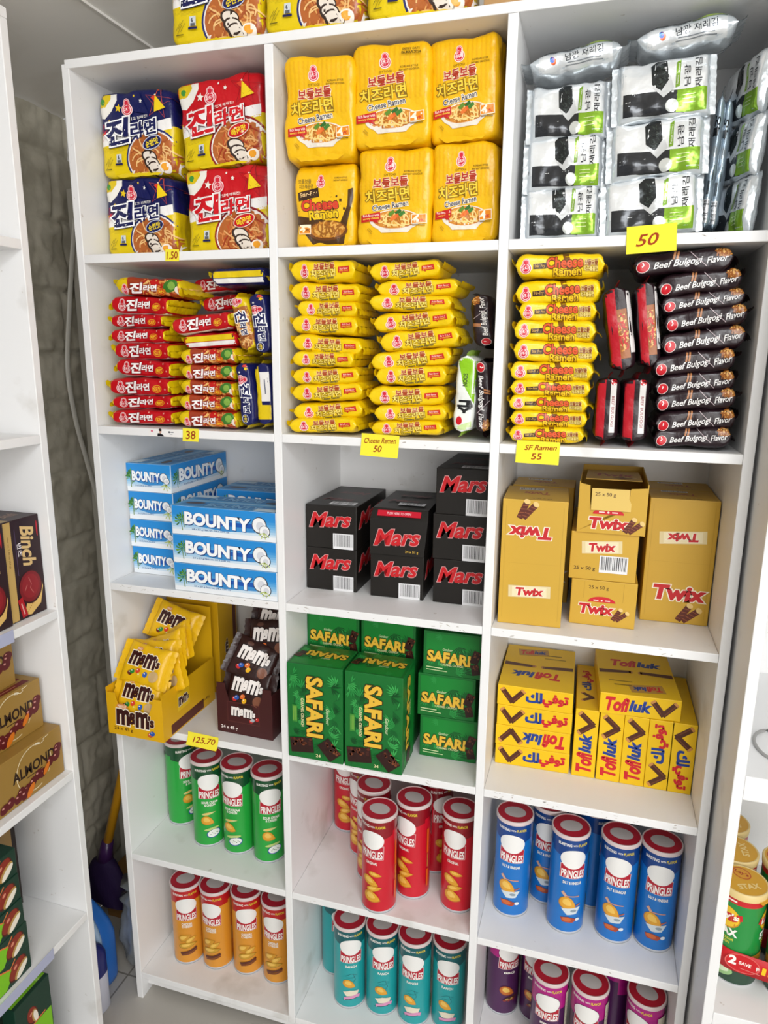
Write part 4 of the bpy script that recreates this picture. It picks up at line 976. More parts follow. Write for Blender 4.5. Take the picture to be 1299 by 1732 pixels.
# ---------------------------------------------------------------- crisp cans
def lathe(m, prof, n=44, col='#ffffff', smooth=True, cap0=False, cap1=False):
    V = []; F = []
    for r, z in prof:
        for i in range(n): V.append((r * math.cos(2 * PI * i / n), r * math.sin(2 * PI * i / n), z))
    for k in range(len(prof) - 1):
        for i in range(n): F.append((k * n + i, k * n + (i + 1) % n, (k + 1) * n + (i + 1) % n, (k + 1) * n + i))
    C = [col[k] if isinstance(col, list) else col for k in range(len(prof) - 1) for i in range(n)]
    if cap0: F.append(tuple(range(n - 1, -1, -1))); C.append(C[0])
    if cap1: F.append(tuple((len(prof) - 1) * n + i for i in range(n))); C.append(C[-1])
    m.add(V, F, C, smooth)
PAL = {'green': ('#23a03c', '#0f4a28', 'SOUR CREAM|& ONION'), 'orange': ('#d8912a', '#b8181c', 'CHEDDAR|CHEESE'), 'red': ('#c8142a', '#8a0d1c', 'ORIGINAL'),
       'teal': ('#1f9da0', '#0c5a60', 'RANCH'), 'blue': ('#1470c0', '#0d3f86', 'SALT & VINEGAR'), 'purple': ('#4a1c4e', '#a8147c', 'BBQ')}
RC, HC = .0355, .2125
def crisp(a, x, y, w, h, rot, c='#dd9f2c', d='#c2821c'):
    cs, sn = math.cos(R(rot)), math.sin(R(rot))
    def drop(k, col, ox=0.0, oy=0.0):
        P = []
        for i in range(24):
            t = 2 * PI * i / 24; u = w * k * math.cos(t) + ox * w; v = h * k * 1.25 * math.sin(t) * abs(math.sin(t / 2)) ** .8 + oy * h
            P.append((x + cs * u - sn * v, y + sn * u + cs * v))
        a.poly(P, col)
    drop(1.08, d); drop(.98, c, -.02, .06); drop(.55, '#ecc05a', -.2, .2)
def can(kind):
    base, band, fl = PAL[kind]
    def mk():
        m = MB()
        lathe(m, [(RC * .9, .0012), (RC * 1.02, 0), (RC * 1.02, .003), (RC, .0045)], col='#b9bcc2', cap0=True)
        lathe(m, [(RC, .0045), (RC, .180), (RC, .2052)], col=[base, band])
        lathe(m, [(RC, .2052), (RC * 1.015, .206), (RC * 1.015, .2075), (RC * .97, .208)], col='#c9b9b9', cap1=True)
        a = Art(); z = lambda t: t
        if kind == 'purple': a.poly([(-.05, .150), (.05, .150), (.05, .2048), (-.05, .2048)], '#b0187e')
        for off in (0.0, .105):
            if kind not in ('orange',): a.poly([(off - .046, .1802), (off - .046, .172), (off, .162), (off + .046, .172), (off + .046, .1802)], band)
            else: a.poly([(off - .046, .1802), (off - .046, .168), (off, .176), (off + .046, .174), (off + .046, .1802)], band)
            a.text('BURSTING', off - .0185, .1935, .026, .0055, '#f2efe8', 0, .03); a.text('WITH', off + .0015, .1935, .009, .0035, '#f2efe8', 0, .02); a.text('FLAVOR', off + .018, .1935, .020, .0055, '#e2cc3a', 0, .03)
            a.rect(off, .1375, .050, .030, '#e6d2d2', -2); a.rect(off, .1375, .0482, .0284, '#b5142c', -2)
            a.ell(off, .1635, .0262, .0208, '#0d1a22', -4, 32) if kind in ('purple',) else None; a.ell(off, .1635, .0255, .0200, '#f0efec', -4, 32)
            a.text('PRINGLES', off, .1325, .0445, .0158, '#f6f2ee', -2, .03)
            y0 = .113
            for i, t in enumerate(fl.split('|')): a.text(t, off, y0 - .0068 * i, .036 if len(t) > 8 else .024, .0058, '#f0eee4', -2, .03)
            if kind == 'green':
                crisp(a, off - .003, .085, .015, .0032, 8, '#c9cf8a', '#9fb25a'); crisp(a, off - .006, .066, .014, .0105, -25); a.ell(off + .002, .045, .017, .0035, '#b9cf7a', 8); a.ell(off + .006, .033, .016, .0105, '#1c3f9c', 12); a.ell(off + .006, .0335, .014, .009, '#e9ebe6', 12)
                for i in range(6): a.ell(off - .001 + .0032 * i, .033 + .002 * ((i * 5) % 3 - 1), .0014, .0008, '#3a5a34', same=i > 0, n=8)
            elif kind == 'orange':
                crisp(a, off - .006, .075, .015, .009, 20, '#cf9428', '#a8701a'); crisp(a, off + .008, .068, .013, .006, 30, '#d9a83a', '#b5801e'); crisp(a, off, .053, .02, .007, 8, '#c99a28', '#9a7418'); a.line([(off - .018, .031), (off + .004, .036), (off + .020, .043)], .006, '#5a2412'); a.line([(off - .016, .026), (off + .006, .030), (off + .02, .037)], .004, '#7a3c1c')
            elif kind == 'red':
                for i, (dx, dy, w_, h_, r_) in enumerate(((.008, .088, .013, .005, -12), (-.002, .071, .017, .009, -28), (.006, .056, .015, .006, 10), (.002, .036, .017, .0115, -22))): crisp(a, off + dx, dy, w_, h_, r_)
            elif kind == 'teal':
                a.line([(off - .012, .088), (off, .094), (off + .014, .089), (off + .004, .083), (off - .01, .084)], .0006, '#1a3a40'); a.line([(off + .004, .094), (off + .01, .078), (off, .066)], .0006, '#1a3a40')
                crisp(a, off - .004, .066, .0145, .0095, -32); a.poly([(off - .018, .045), (off - .002, .050), (off + .018, .046), (off + .014, .036), (off - .01, .034)], '#e6dcc4'); a.line([(off - .016, .027), (off + .012, .033), (off + .020, .031)], .008, '#d890b8'); a.line([(off - .019, .024), (off + .014, .028)], .0016, '#23343a')
            elif kind == 'blue':
                a.line([(off - .016, .094), (off - .008, .084), (off + .016, .083)], .0022, '#c98f78'); a.line([(off - .018, .092), (off - .010, .083)], .0045, '#cfa58e'); crisp(a, off - .005, .066, .0175, .0125, -35); a.poly([(off - .018, .056), (off + .020, .060), (off + .012, .045), (off - .006, .043)], '#cfd8dc'); a.ell(off + .006, .052, .006, .003, '#8a9aa4'); a.line([(off + .008, .062), (off + .019, .066)], .0024, '#b5603a')
                a.poly([(off - .018, .036), (off - .004, .039), (off + .014, .033), (off + .006, .026), (off - .014, .027)], '#a8401c'); a.ell(off - .006, .033, .009, .0045, '#c8642a', -8); a.ell(off + .015, .032, .0045, .0035, '#dfe4e8')
            elif kind == 'purple':
                crisp(a, off - .003, .064, .017, .011, -28, '#c46a22', '#8a3c14'); a.ell(off + .006, .044, .016, .006, '#4a2412', 6); 
                for i in range(5): a.ell(off - .008 + .005 * i, .040 + .003 * (i % 2), .004, .0026, ('#8a2a1c', '#b58a4a')[i % 2], 15 * i, same=i > 0)
        if kind == 'purple':
            a.rect(.0525, .1, .026, .17, '#cfc8b4'); 
            for i in range(12): a.rect(.0525, .045 + .011 * i, .021, .0012, '#7a7466', same=i > 0)
        else:
            gr = {'green': '#8ad02a', 'red': '#e2641c', 'blue': '#2c7a3a', 'teal': '#2c8a4a', 'orange': '#c8701a'}[kind]
            a.rect(.0525, .13, .0052, .055, gr); a.rect(.0525, .045, .0052, .04, gr, same=True); a.rect(.0525, .085, .0012, .03, '#d8c04a', same=True)
        m.art_cyl(a, RC, 0)
        r = empty('crisp_can'); m.build('body', 'can_shell', r, True)
        l = MB(); R2 = RC * 1.045
        lathe(l, [(R2, .2050), (R2, .2112), (R2 * .975, HC), (R2 * .93, HC), (R2 * .92, HC - .0012)], col=['#d8c6c4', '#d8c6c4', '#e2d2d0', '#c9a6a6'])
        lathe(l, [(R2 * .92, HC - .0012), (R2 * .3, HC - .0012)], col='#b3142c', cap1=True)
        e = Art(); e.ell(0, 0, RC * .60, RC * .47, '#c2bcba', 0, 30); l.art_flat(e, (0, 0, HC - .0012), (1, 0, 0), (0, 1, 0), (0, 0, 1))
        l.build('lid', 'plastic', r)['label'] = 'red lid with a pale oval'
        return r
    return mk
for k in PAL: BUILD['can_' + k] = can(k)
def stax():
    r, h = .037, .178; m = MB(); lathe(m, [(r * .97, 0), (r, .003)], col='#bfc3c6', cap0=True); lathe(m, [(r, .003), (r, .048), (r, .155), (r, .166)], col=['#1d3f2c', '#1e8a3c', '#c41a22']); lathe(m, [(r, .166), (r * .98, .17)], col='#c9ccd0', cap1=True)
    a = Art()
    for off in (0.0, .08):
        a.ell(off, .126, .0235, .0205, '#c9871c', 0, 30); a.ell(off, .127, .022, .019, '#ecc22a', 0, 30); a.poly([(off - .027, .124), (off - .012, .117), (off + .012, .120), (off + .027, .128), (off + .025, .138), (off + .004, .134), (off - .024, .133)], '#c41a22'); a.text("Lay's", off, .127, .040, .014, '#f6f2ea', 6, .03, .15)
        a.text('STAX', off, .099, .040, .013, '#f4f2ec', 3, .05); a.text('SOUR CREAM', off, .086, .032, .005, '#d8d84a', 2, .02); a.text('& ONION', off, .079, .022, .005, '#d8d84a', 2, .02); a.rect(off, .1605, .03, .003, '#f6e8e0')
        a.poly([(off - .035, .062), (off + .035, .066), (off + .035, .05), (off - .035, .048)], '#c9962c'); a.ell(off, .022, .022, .010, '#8fb87a', 8); a.ell(off, .024, .016, .006, '#cfe0bc', 8)
    m.art_cyl(a, r, 0); o = empty('crisp_can'); m.build('body', 'can_shell', o, True)
    l = MB(); lathe(l, [(r * 1.03, .166), (r * 1.05, .178), (r, h + .002), (r * .95, h + .001)], col='#e0c88a'); lathe(l, [(r * .95, h + .001), (r * .3, h + .001)], col='#d8a22c', cap1=True)
    e = Art(); e.ell(-r * .35, r * .3, r * .42, r * .36, '#c05a24'); e.ell(-r * .35, r * .3, r * .36, r * .3, '#d89a2c'); e.text("Lay's", -r * .35, r * .3, r * .6, r * .24, '#a8301c', 20, .03); e.text('STAX', r * .35, -r * .15, r * .95, r * .3, '#ecd08a', 65, .04); l.art_flat(e, (0, 0, h + .001), (1, 0, 0), (0, 1, 0), (0, 0, 1))
    ld = l.build('lid', 'plastic', o); ld['label'] = 'yellow lid with embossed lettering'
    tb = MB().box(r * .98, r * 1.16, -.010, .010, h - .012, h - .010, '#d8a22c', .0006); tb.build('pull_tab', 'plastic', ld)
    return o
BUILD['stax'] = stax

# ---------------------------------------------------------------- biscuit and almond boxes of the side unit; faces look along +x
def art_binch(w, h):
    a = Art(); a.rect(-w * .38, 0, w * .19, h * .98, '#c2a05c'); a.text('Net wt. 2.40 oz (68 g)', -w * .38, h * .2, h * .3, w * .05, '#6a4a1a', -90, .01)
    a.text('Binch', w * .14, h * .22, h * .40, w * .34, '#d9b77c', -90, .03, .3); a.text('빈츠', -w * .1, h * .2, h * .13, w * .11, '#e9e2e6', -90, .02); a.rect(-w * .19, h * .18, w * .012, h * .46, '#5a4668')
    a.ell(w * .42, h * .36, w * .02, h * .08, '#b5142c')
    a.poly([(-w * .15, -h * .46), (w * .05, -h * .48), (w * .34, -h * .4), (w * .44, -h * .24), (w * .4, -h * .15), (0, -h * .3)], '#dcb468')
    for i in range(12): a.ell(-w * .05 + w * .036 * i, -h * (.44 - .016 * i), w * .012, h * .006, '#a87830', same=i > 0, n=8)
    a.ell(w * .1, -h * .2, w * .32, h * .17, '#3a0c10', 0, 30); a.ell(w * .09, -h * .195, w * .30, h * .155, '#7c141c', 0, 30); a.ell(w * .09, -h * .19, w * .23, h * .12, '#8e1a22', 0, 30); a.line([(w * .06, -h * .1), (w * .12, -h * .17), (w * .08, -h * .21), (w * .16, -h * .27)], .0014, '#b5605c'); a.line([(w * .0, -h * .17), (-w * .07, -h * .22)], .002, '#b5605c')
    a.poly([(-w * .29, -h * .29), (-w * .16, -h * .27), (-w * .05, -h * .47), (-w * .2, -h * .48)], '#b01420'); a.rect(-w * .17, -h * .39, w * .03, h * .12, '#e0a8a0', 14)
    return a
def xface(name, w, d, h, base, front, top=None, part=None):
    """box whose printed front looks along +x; origin bottom centre of that front"""
    m = MB().box(-d, 0, -w / 2, w / 2, 0, h, base, .0012); m.art_flat(front, (0, 0, h / 2), (0, 1, 0), (0, 0, 1), (1, 0, 0))
    if top: m.art_flat(top, (-d / 2, 0, h), (0, 1, 0), (-1, 0, 0), (0, 0, 1))
    return m.build(name, 'card')
def art_binch_top(w, d): a = Art(); a.rect(-w * .38, 0, w * .19, d * .96, '#a8905c'); a.rect(w * .05, 0, w * .5, d * .12, '#6a4a50'); a.text('Binch', w * .1, -d * .25, w * .4, d * .16, '#8a6c5c', 0, .02, .3); return a
BUILD['binch'] = lambda: xface('biscuit_box', .0815, .15, .178, '#2a1218', art_binch(.0815, .178), art_binch_top(.0815, .15))
def art_almond(w, h):
    a = Art(); a.line([(w * .1 + h * .42 * math.cos(t), h * .02 + h * .44 * math.sin(t)) for t in [R(60 + 10 * i) for i in range(24)]], .0016, '#e2d4b0'); a.line([(w * .1 + h * .42 * math.cos(t), h * .02 + h * .44 * math.sin(t)) for t in [R(-40 + 10 * i) for i in range(7)]], .0012, '#e2d4b0', True)
    a.text('ALMOND', w * .1, h * .06, w * .56, h * .2, '#2a140e', 0, .03); a.rect(w * .1, -h * .09, w * .22, h * .02, '#4a3018')
    for i in range(3): a.ell(w * (.15 + .018 * i), h * (.45 - .01 * i), .0022, .0022, '#efe4c8', same=i > 0, n=8)
    a.line([(w * .22, h * .4), (w * .26, h * .43), (w * .24, h * .46), (w * .32, h * .48)], .0012, '#efe4c8')
    for i, (x, y, r_) in enumerate(((.43, .1, 0), (.42, .04, 40), (.40, -.06, 30), (.31, -.08, 50), (.2, -.2, 20), (.14, -.17, 60), (.06, -.24, 45), (-.02, -.3, 50), (-.1, -.28, 60), (-.14, -.35, 40), (-.24, -.33, 50), (-.32, -.36, 30), (-.06, -.36, 60))): a.ell(w * x, h * y, .0105, .0085, '#5c1218', r_, 16); a.ell(w * x - .003, h * y + .003, .0028, .002, '#c98a80', n=8)
    a.ell(w * .25, -h * .16, .012, .005, '#d8741c', 50, 14); a.ell(w * .02, -h * .36, .014, .006, '#d8741c', 50, 14); return a
def art_almond_top(w, d):
    a = Art(); 
    for i in range(3): a.rect(0, d * (-.3 + .3 * i), w * .8, d * .2, '#6a1a1c', same=i > 0)
    for i in range(3): a.rect(-w * .05, d * (-.3 + .3 * i), w * .6, d * .03, '#a86a5c', same=i > 0)
    return a
BUILD['almond'] = lambda: xface('almond_box', .175, .11, .0965, {'*': '#9a7838', 'D': '#2a1a12'}, art_almond(.175, .0965))
BUILD['almond_strip'] = lambda: xface('almond_box', .165, .07, .0965, '#9a7838', art_almond(.165, .0965), art_almond_top(.165, .07))
def pie(a, x, y, k, rot=0): a.ell(x, y, .021 * k, .014 * k, '#4a1a12', 40 + rot, 24); a.ell(x - .001, y + .002, .019 * k, .012 * k, '#8a2c1c', 40 + rot, 24); a.ell(x + .006 * k, y - .006 * k, .017 * k, .0075 * k, '#b5904a', 40 + rot); a.ell(x + .008 * k, y - .008 * k, .015 * k, .0055 * k, '#efe6d6', 40 + rot); a.ell(x - .004 * k, y + .006 * k, .004 * k, .0025 * k, '#d88a70', 40)
def art_pie(w, h): a = Art(); a.poly([(-w * .49, -h * .46), (w * .12, -h * .46), (w * .26, h * .1), (w * .02, h * .46), (-w * .49, h * .46)], '#7cc01c'); a.line([(w * .0, h * .48), (w * .2, h * .2), (w * .28, h * .44)], .003, '#d8743a'); pie(a, w * .3, -h * .02, 1.1); a.line([(-w * .34, -h * .2), (-w * .3, h * .02), (-w * .24, -h * .18), (-w * .18, h * .04), (-w * .1, -h * .1)], .004, '#1c4a28'); return a
BUILD['pie'] = lambda: xface('cake_box', .15, .16, .050, '#16382a', art_pie(.15, .050))
def art_pie_low(w, h): a = Art(); a.rect(0, -h * .22, w * .94, h * .5, '#7cc01c'); pie(a, -w * .05, h * .18, .9, 60); a.line([(-w * .47, h * .02), (w * .3, h * .06)], .003, '#d8743a'); a.line([(w * .04, -h * .14), (w * .2, -h * .18), (w * .04, -h * .24), (w * .2, -h * .3), (w * .06, -h * .36)], .004, '#1c4a28'); return a
def art_low_top(w, d): a = Art(); a.rect(0, d * .12, w * .96, d * .7, '#7cc01c'); a.ell(w * .3, -d * .1, w * .05, w * .05, '#a8d860'); return a
BUILD['pie_low'] = lambda: xface('cake_box', .085, .03, .15, '#16382a', art_pie_low(.085, .15), art_low_top(.085, .03))
BUILD['pie_low_plain'] = lambda: xface('cake_box', .085, .16, .11, '#12301f', art_pie(.085, .07), None)
def art_darkbox(w, h): a = Art(); a.rect(0, h * .1, w * .8, h * .3, '#a8854e'); a.rect(-w * .2, h * .4, w * .36, h * .12, '#d4d6d8'); a.barcode(-w * .2, h * .4, w * .3, h * .1, 4); a.rect(w * .4, -h * .16, w * .06, h * .3, '#c2a878'); return a
BUILD['dark_box'] = lambda: xface('biscuit_box', .11, .14, .283, '#2a1d18', art_darkbox(.11, .283))
# ================================================================ the goods, cubby by cubby
RNG = random.Random(12)
def ry(deg): return (RNG.uniform(-.02, .02), -R(deg), RNG.uniform(-.03, .03))
def lay(kind, spec, Yf, label, cat, group, L0, H0, W0=.105, zs=1.0, sx=1.0):
    """a pack lying on its side edge: spec = (x, z, length, thickness, tilt)"""
    x, z, L, t, ang = spec
    return place(kind, (x, Yf + W0 / 2, z), ry(ang), label, cat, group, (L / L0 * sx, 1, min(1.15, t * zs / H0)))

# ---- multipacks: top row and on top of the unit
def multi(kind, x, y, z, label, group, w0, w, h0, h, yaw=0, tilt=0, roll=0):
    return place(kind, (x, y, z), (R(tilt), R(roll), R(yaw)), label, 'noodle multipack', group, (w / w0, 1, h / h0))
Z1 = ZS[0]
G = 'navy and red noodle multipacks'
multi('mild_multi', .081, .112, Z1 + .001, 'navy and yellow noodle multipack standing on the shelf under another navy one', G, .17, .150, .146, .140, 2)
multi('mild_multi', .0855, .112, Z1 + .142, 'navy and yellow noodle multipack stacked on another navy one, beside the red ones', G, .17, .156, .146, .146, 2, 0, -1)
multi('hot_multi', .269, .108, Z1 + .001, 'red noodle multipack standing on the shelf under another red one', G, .172, .168, .146, .146, -1)
multi('hot_multi', .266, .110, Z1 + .149, 'red noodle multipack stacked on top of another red one', G, .172, .168, .146, .144, -1, 0, -3)
G = 'navy multipacks on top of the unit'
for i, (x, w) in enumerate(((.285, .168), (.457, .166), (.630, .164))):
    multi('mild_multi', x, .062, 2.0055, ['navy noodle multipack on top of the unit, above the navy and red cubby', 'navy noodle multipack on top of the unit, between two others like it', 'navy noodle multipack on top of the unit, beside the brown cardboard carton'][i], G, .17, w, .146, .150, (1, -1, 1)[i])
m = MB().box(-.11, .11, 0, .18, 0, .12, '#b08a5a', .001)
o = tag(m.build('cardboard_carton', 'card'), 'brown cardboard carton on top of the unit beside the navy multipacks', 'carton'); o.location = (.84, .02, 2.0055)
G = 'yellow cheese noodle multipacks'
for k, x, y, z, w, h, yaw, tilt, roll, lb in (
    ('stir_multi', .463, .088, Z1 + .001, .112, .136, 2, 0, 0, 'yellow and brown stir-fry noodle multipack at the bottom by the divider'),
    ('cheese_multi_b', .589, .084, Z1 + .001, .128, .150, 0, 0, 1, 'yellow cheese noodle multipack standing on the shelf between two other multipacks'),
    ('cheese_multi_c', .7085, .088, Z1 + .001, .108, .152, -3, 0, 0, 'yellow cheese noodle multipack at the bottom in the corner by the seaweed cubby'),
    ('cheese_multi', .4615, .072, Z1 + .138, .122, .156, 3, 2, 0, 'yellow cheese noodle multipack stacked on the brown and yellow stir-fry one'),
    ('cheese_multi', .584, .078, Z1 + .152, .130, .1505, 1, 0, -1, 'yellow cheese noodle multipack with a black date stamp on top, upper middle one'),
    ('cheese_multi_b', .7060, .088, Z1 + .154, .112, .150, -4, 0, -2, 'yellow cheese noodle multipack tilted in the upper corner by the seaweed cubby')):
    o = multi(k, x, y, z, lb, G, .125 if 'stir' in k else .132, w, .14 if 'stir' in k else .156, h, yaw, tilt, roll)
    if 'date stamp' in lb:
        s = MB(); a = Art(); a.text('EXPIRY DATE', .036, .142, .028, .003, '#4a3a10', -3, .02); a.text('06.MAR.2026', .036, .137, .032, .0036, '#4a3a10', -3, .03)
        s.art_flat(a, (0, -.0545, 0), (1, 0, 0), (0, 0, 1), (0, -1, 0)); s.build('date_stamp', 'paper', o)

# ---- seaweed
G = 'silver seaweed snack packs'
def sea(k, x, y, z, label, rx=88, rz=0, rollz=0, sc=(1, 1, 1)):
    return place(k, (x, y, z), (R(rx), R(rollz), R(rz)), label, 'seaweed snack pack', G, sc)
for i, (x, z, w) in enumerate(((.8595, 1.7240, .127), (.859, 1.7965, .128), (.860, 1.8705, .129))):
    sea('seaweed_%d' % i, x, .058 + .006 * i, z, 'silver seaweed pack, %s of the stack of three against the divider' % ('lowest', 'middle', 'topmost')[i], 80, 2, -1.5, (w / .148, .98, 1))
for i, (x, z, w) in enumerate(((.991, 1.7255, .148), (.993, 1.8065, .146), (.995, 1.8875, .146))):
    sea('seaweed_%d' % ((i + 1) % 3), x, .050 + .006 * i, z, 'silver seaweed pack, %s of the stack of three above the price note' % ('lowest', 'middle', 'topmost')[i], 80, -1, -3, (w / .148, 1, 1))
for i, z in enumerate((1.7235, 1.8045, 1.8855)):
    sea('seaweed_%d' % ((i + 2) % 3), 1.102, .0, z, 'silver seaweed pack set at an angle, %s of the stack at the end panel' % ('lowest', 'middle', 'topmost')[i], 86, -70, 0, (.82, .98, .8)).location = (1.1155, .100, z + .002)
lay('seatop_0', (.866, 1.9395, .160, .038, 5), .03, 'crumpled silver seaweed pack lying flat on the stack by the divider', 'seaweed snack pack', G, .165, .040)
lay('seatop_0', (1.020, 1.957, .160, .040, 4), .03, 'crumpled silver seaweed pack lying flat on the centre stack, seal pointing up', 'seaweed snack pack', G, .165, .040)
for i, (x, y) in enumerate(((1.0775, .068), (1.091, .085))):
    place('seaside_0', (x, y + .05, 1.788), (0, R(90 + 2), R(-3)), ('plain silver seaweed pack on its edge, nearer the centre stack', 'plain silver seaweed pack on its edge, behind the angled packs')[i], 'seaweed snack pack', G, (1, .9, .70))

# ---- single noodle packs, second row
cheese_left = [(0.471, 1.642, 0.138, 0.035, -0.3), (0.474, 1.608, 0.151, 0.033, -2.0), (0.478, 1.58, 0.13, 0.029, -0.9), (0.473, 1.552, 0.145, 0.032, -2.0), (0.477, 1.519, 0.152, 0.033, -4.4), (0.472, 1.495, 0.135, 0.031, -0.3), (0.473, 1.465, 0.145, 0.032, 2.3), (0.477, 1.438, 0.157, 0.031, 3.7), (0.476, 1.405, 0.153, 0.031, 4.8), (0.47, 1.379, 0.151, 0.028, 2.8)]
cheese_right = [(0.613, 1.641, 0.15, 0.035, 2.7), (0.636, 1.612, 0.172, 0.027, 1.4), (0.625, 1.588, 0.174, 0.028, -0.6), (0.631, 1.56, 0.174, 0.034, 4.6), (0.641, 1.529, 0.17, 0.031, 5.2), (0.625, 1.497, 0.172, 0.032, 5.1), (0.629, 1.469, 0.154, 0.032, 2.1), (0.62, 1.434, 0.167, 0.032, 1.8), (0.628, 1.405, 0.157, 0.03, 2.4), (0.621, 1.379, 0.158, 0.028, 2.8)]
stir = [(0.864, 1.642, 0.158, 0.035, -0.5), (0.864, 1.603, 0.152, 0.031, 1.5), (0.865, 1.573, 0.14, 0.032, -0.5), (0.863, 1.544, 0.148, 0.033, -1.9), (0.864, 1.511, 0.154, 0.032, -1.4), (0.862, 1.48, 0.152, 0.031, -0.4), (0.86, 1.453, 0.148, 0.029, -0.1), (0.86, 1.429, 0.146, 0.029, -1.1), (0.86, 1.403, 0.144, 0.029, 0.3), (0.859, 1.378, 0.14, 0.03, 0.5)]
bulgogi = [(1.042, 1.643, 0.162, 0.032, 3.6), (1.067, 1.613, 0.136, 0.026, 6.5), (1.074, 1.587, 0.136, 0.026, 7.1), (1.082, 1.561, 0.136, 0.029, 8.0), (1.080, 1.53, 0.138, 0.03, 8.4), (1.071, 1.496, 0.136, 0.03, 8.4), (1.075, 1.466, 0.134, 0.029, 6.9), (1.079, 1.439, 0.135, 0.028, 5.7), (1.08, 1.409, 0.135, 0.03, 6.0), (1.081, 1.382, 0.13, 0.029, 4.0)]
CN = 'noodle pack'
def stack(kinds, specs, Yf, fmt, group, L0, H0):
    n = len(specs); S = list(reversed(specs))
    for i, s in enumerate(S):
        gaps = [abs(S[j][1] - s[1]) for j in (i - 1, i + 1) if 0 <= j < n]
        s = (s[0], s[1], s[2], min(.034, sum(gaps) / len(gaps)), s[4])
        lay(kinds[(i * 7 + i // 3) % len(kinds)], s, Yf + RNG.uniform(-.005, .005), fmt % nth(i, n), CN, group, L0, H0, zs=1.04)
stack(['cheese_%d' % i for i in range(4)], cheese_left, .014, 'yellow cheese noodle pack, %s of the stack against the divider', 'yellow cheese noodle packs', .148, .031)
stack(['cheese_%d' % i for i in range(4)], cheese_right, .018, 'yellow cheese noodle pack, %s of the stack beside the dark packs', 'yellow cheese noodle packs', .156, .031)
stack(['stir_%d' % i for i in range(3)], stir, .014, 'yellow and brown stir-fry noodle pack, %s of its stack of ten', 'yellow stir-fry noodle packs', .146, .0298)
stack(['bulgogi_%d' % i for i in range(3)], bulgogi, .02, 'dark brown noodle pack with white script, %s of its stack of ten', 'dark brown noodle packs', .138, .0272)
G = 'red-edged noodle packs standing upright'
for s, k, lb in (((0.960, 1.545, 0.150, 0.042, -80), 'rededge_0', 'upright red-edged noodle pack, upper one beside the yellow stir-fry stack'), ((1.000, 1.551, 0.150, 0.034, -82), 'rededge_0', 'upright red-edged noodle pack, upper one beside the dark brown stack'),
                 ((0.950, 1.421, 0.120, 0.038, -89.0), 'rededge_1', 'upright red-edged noodle pack with white label, lower one beside the yellow stack'), ((0.991, 1.421, 0.120, 0.041, -88.4), 'rededge_1', 'upright red-edged noodle pack with white label, lower one beside the dark stack')):
    lay(k, s, .02, lb, CN, G, .135 if k[-1] == '0' else .115, .038 if k[-1] == '0' else .036, .10)
G = 'red and food-picture noodle packs'
jin_red = [(0.101, 1.59, 0.149, 0.034, -2.4), (0.09, 1.562, 0.134, 0.027, -0.2), (0.091, 1.535, 0.139, 0.028, 0.1), (0.099, 1.506, 0.146, 0.034, -0.8), (0.101, 1.474, 0.144, 0.033, -2.8), (0.087, 1.439, 0.157, 0.036, 0.1), (0.091, 1.41, 0.162, 0.027, 1.9), (0.089, 1.380, 0.160, 0.030, 0.2)]
for i, s in enumerate(reversed(jin_red)):
    lay('red_%d' % (i % 2), s, .016 + RNG.uniform(-.004, .004), 'red noodle pack, %s of the red stack along the end panel' % (nth(i, 9)), CN, G, .146, .032)
lay('food_0', (0.122, 1.622, 0.165, 0.033, -3.2), .018, 'red and yellow noodle pack with food picture lying on top of the red stack', CN, G, .142, .030)
food = [(0.244, 1.497, 0.135, 0.029, 1.9), (0.240, 1.468, 0.130, 0.028, 0.2), (0.237, 1.439, 0.133, 0.028, -2.2), (0.235, 1.411, 0.137, 0.030, 0.3), (0.233, 1.381, 0.145, 0.032, 0.1)]
for i, s in enumerate(reversed(food)):
    lay('food_0', s, .016 + RNG.uniform(-.004, .004), 'yellow-ended food-picture noodle pack, %s of five beside the blue ones' % nth(i, 10 if i < 4 else 5), CN, G, .142, .030)
lay('rededge_top', (0.243, 1.5265, 0.130, 0.029, 4.3), .02, 'red noodle pack with yellow and white edge, just under the tilted red one', CN, G, .13, .029)
lay('red_1', (0.231, 1.557, 0.140, 0.032, 6.1), .01, 'red noodle pack tilted upward on top of the middle stack', CN, G, .146, .032)
lay('red_0', (0.245, 1.597, 0.120, 0.031, 4), .085, 'dark red noodle pack set back in shade behind the tilted red one', CN, G, .146, .032)
lay('red_1', (0.222, 1.632, 0.120, 0.028, 2), .095, 'dark red noodle pack set back in shade, under the shelf above', CN, G, .146, .032)
G = 'blue noodle packs'
for k, s, lb, L0, H0, yf in (('bluetop_0', (0.306, 1.636, 0.127, 0.031, 0.8), 'blue noodle pack with yellow edge lying across the top of the blue ones', .13, .031, .02),
    ('bluefood_0', (0.312, 1.556, 0.114, 0.036, -78), 'upright noodle pack with yellow top and food picture, upper one beside the red packs', .13, .036, .02),
    ('blue_0', (0.345, 1.556, 0.122, 0.036, -83), 'upright blue noodle pack against the divider, upper one', .14, .034, .02),
    ('blue_0', (0.316, 1.430, 0.134, 0.032, -85), 'upright blue noodle pack, lower one beside the food-picture stack', .14, .034, .012),
    ('blueback_0', (0.350, 1.431, 0.132, 0.036, -88), 'upright noodle pack with white and yellow back, lower one against the divider', .134, .036, .02)):
    lay(k, s, yf, lb, CN, G, L0, H0, .10)
G = 'loose dark and green noodle packs'
lay('bulgogi_1', (0.742, 1.560, 0.100, 0.036, 97), .05, 'black noodle pack leaning upright above the white and green pack', CN, G, .138, .030)
lay('bulgogi_2', (0.752, 1.437, 0.140, 0.028, -88.3), .02, 'black noodle pack standing upright against the divider', CN, G, .138, .030)
lay('soon_0', (0.722, 1.440, 0.148, 0.036, -92), .016, 'white and lime green noodle pack standing upright beside the yellow stack', CN, G, .15, .040)

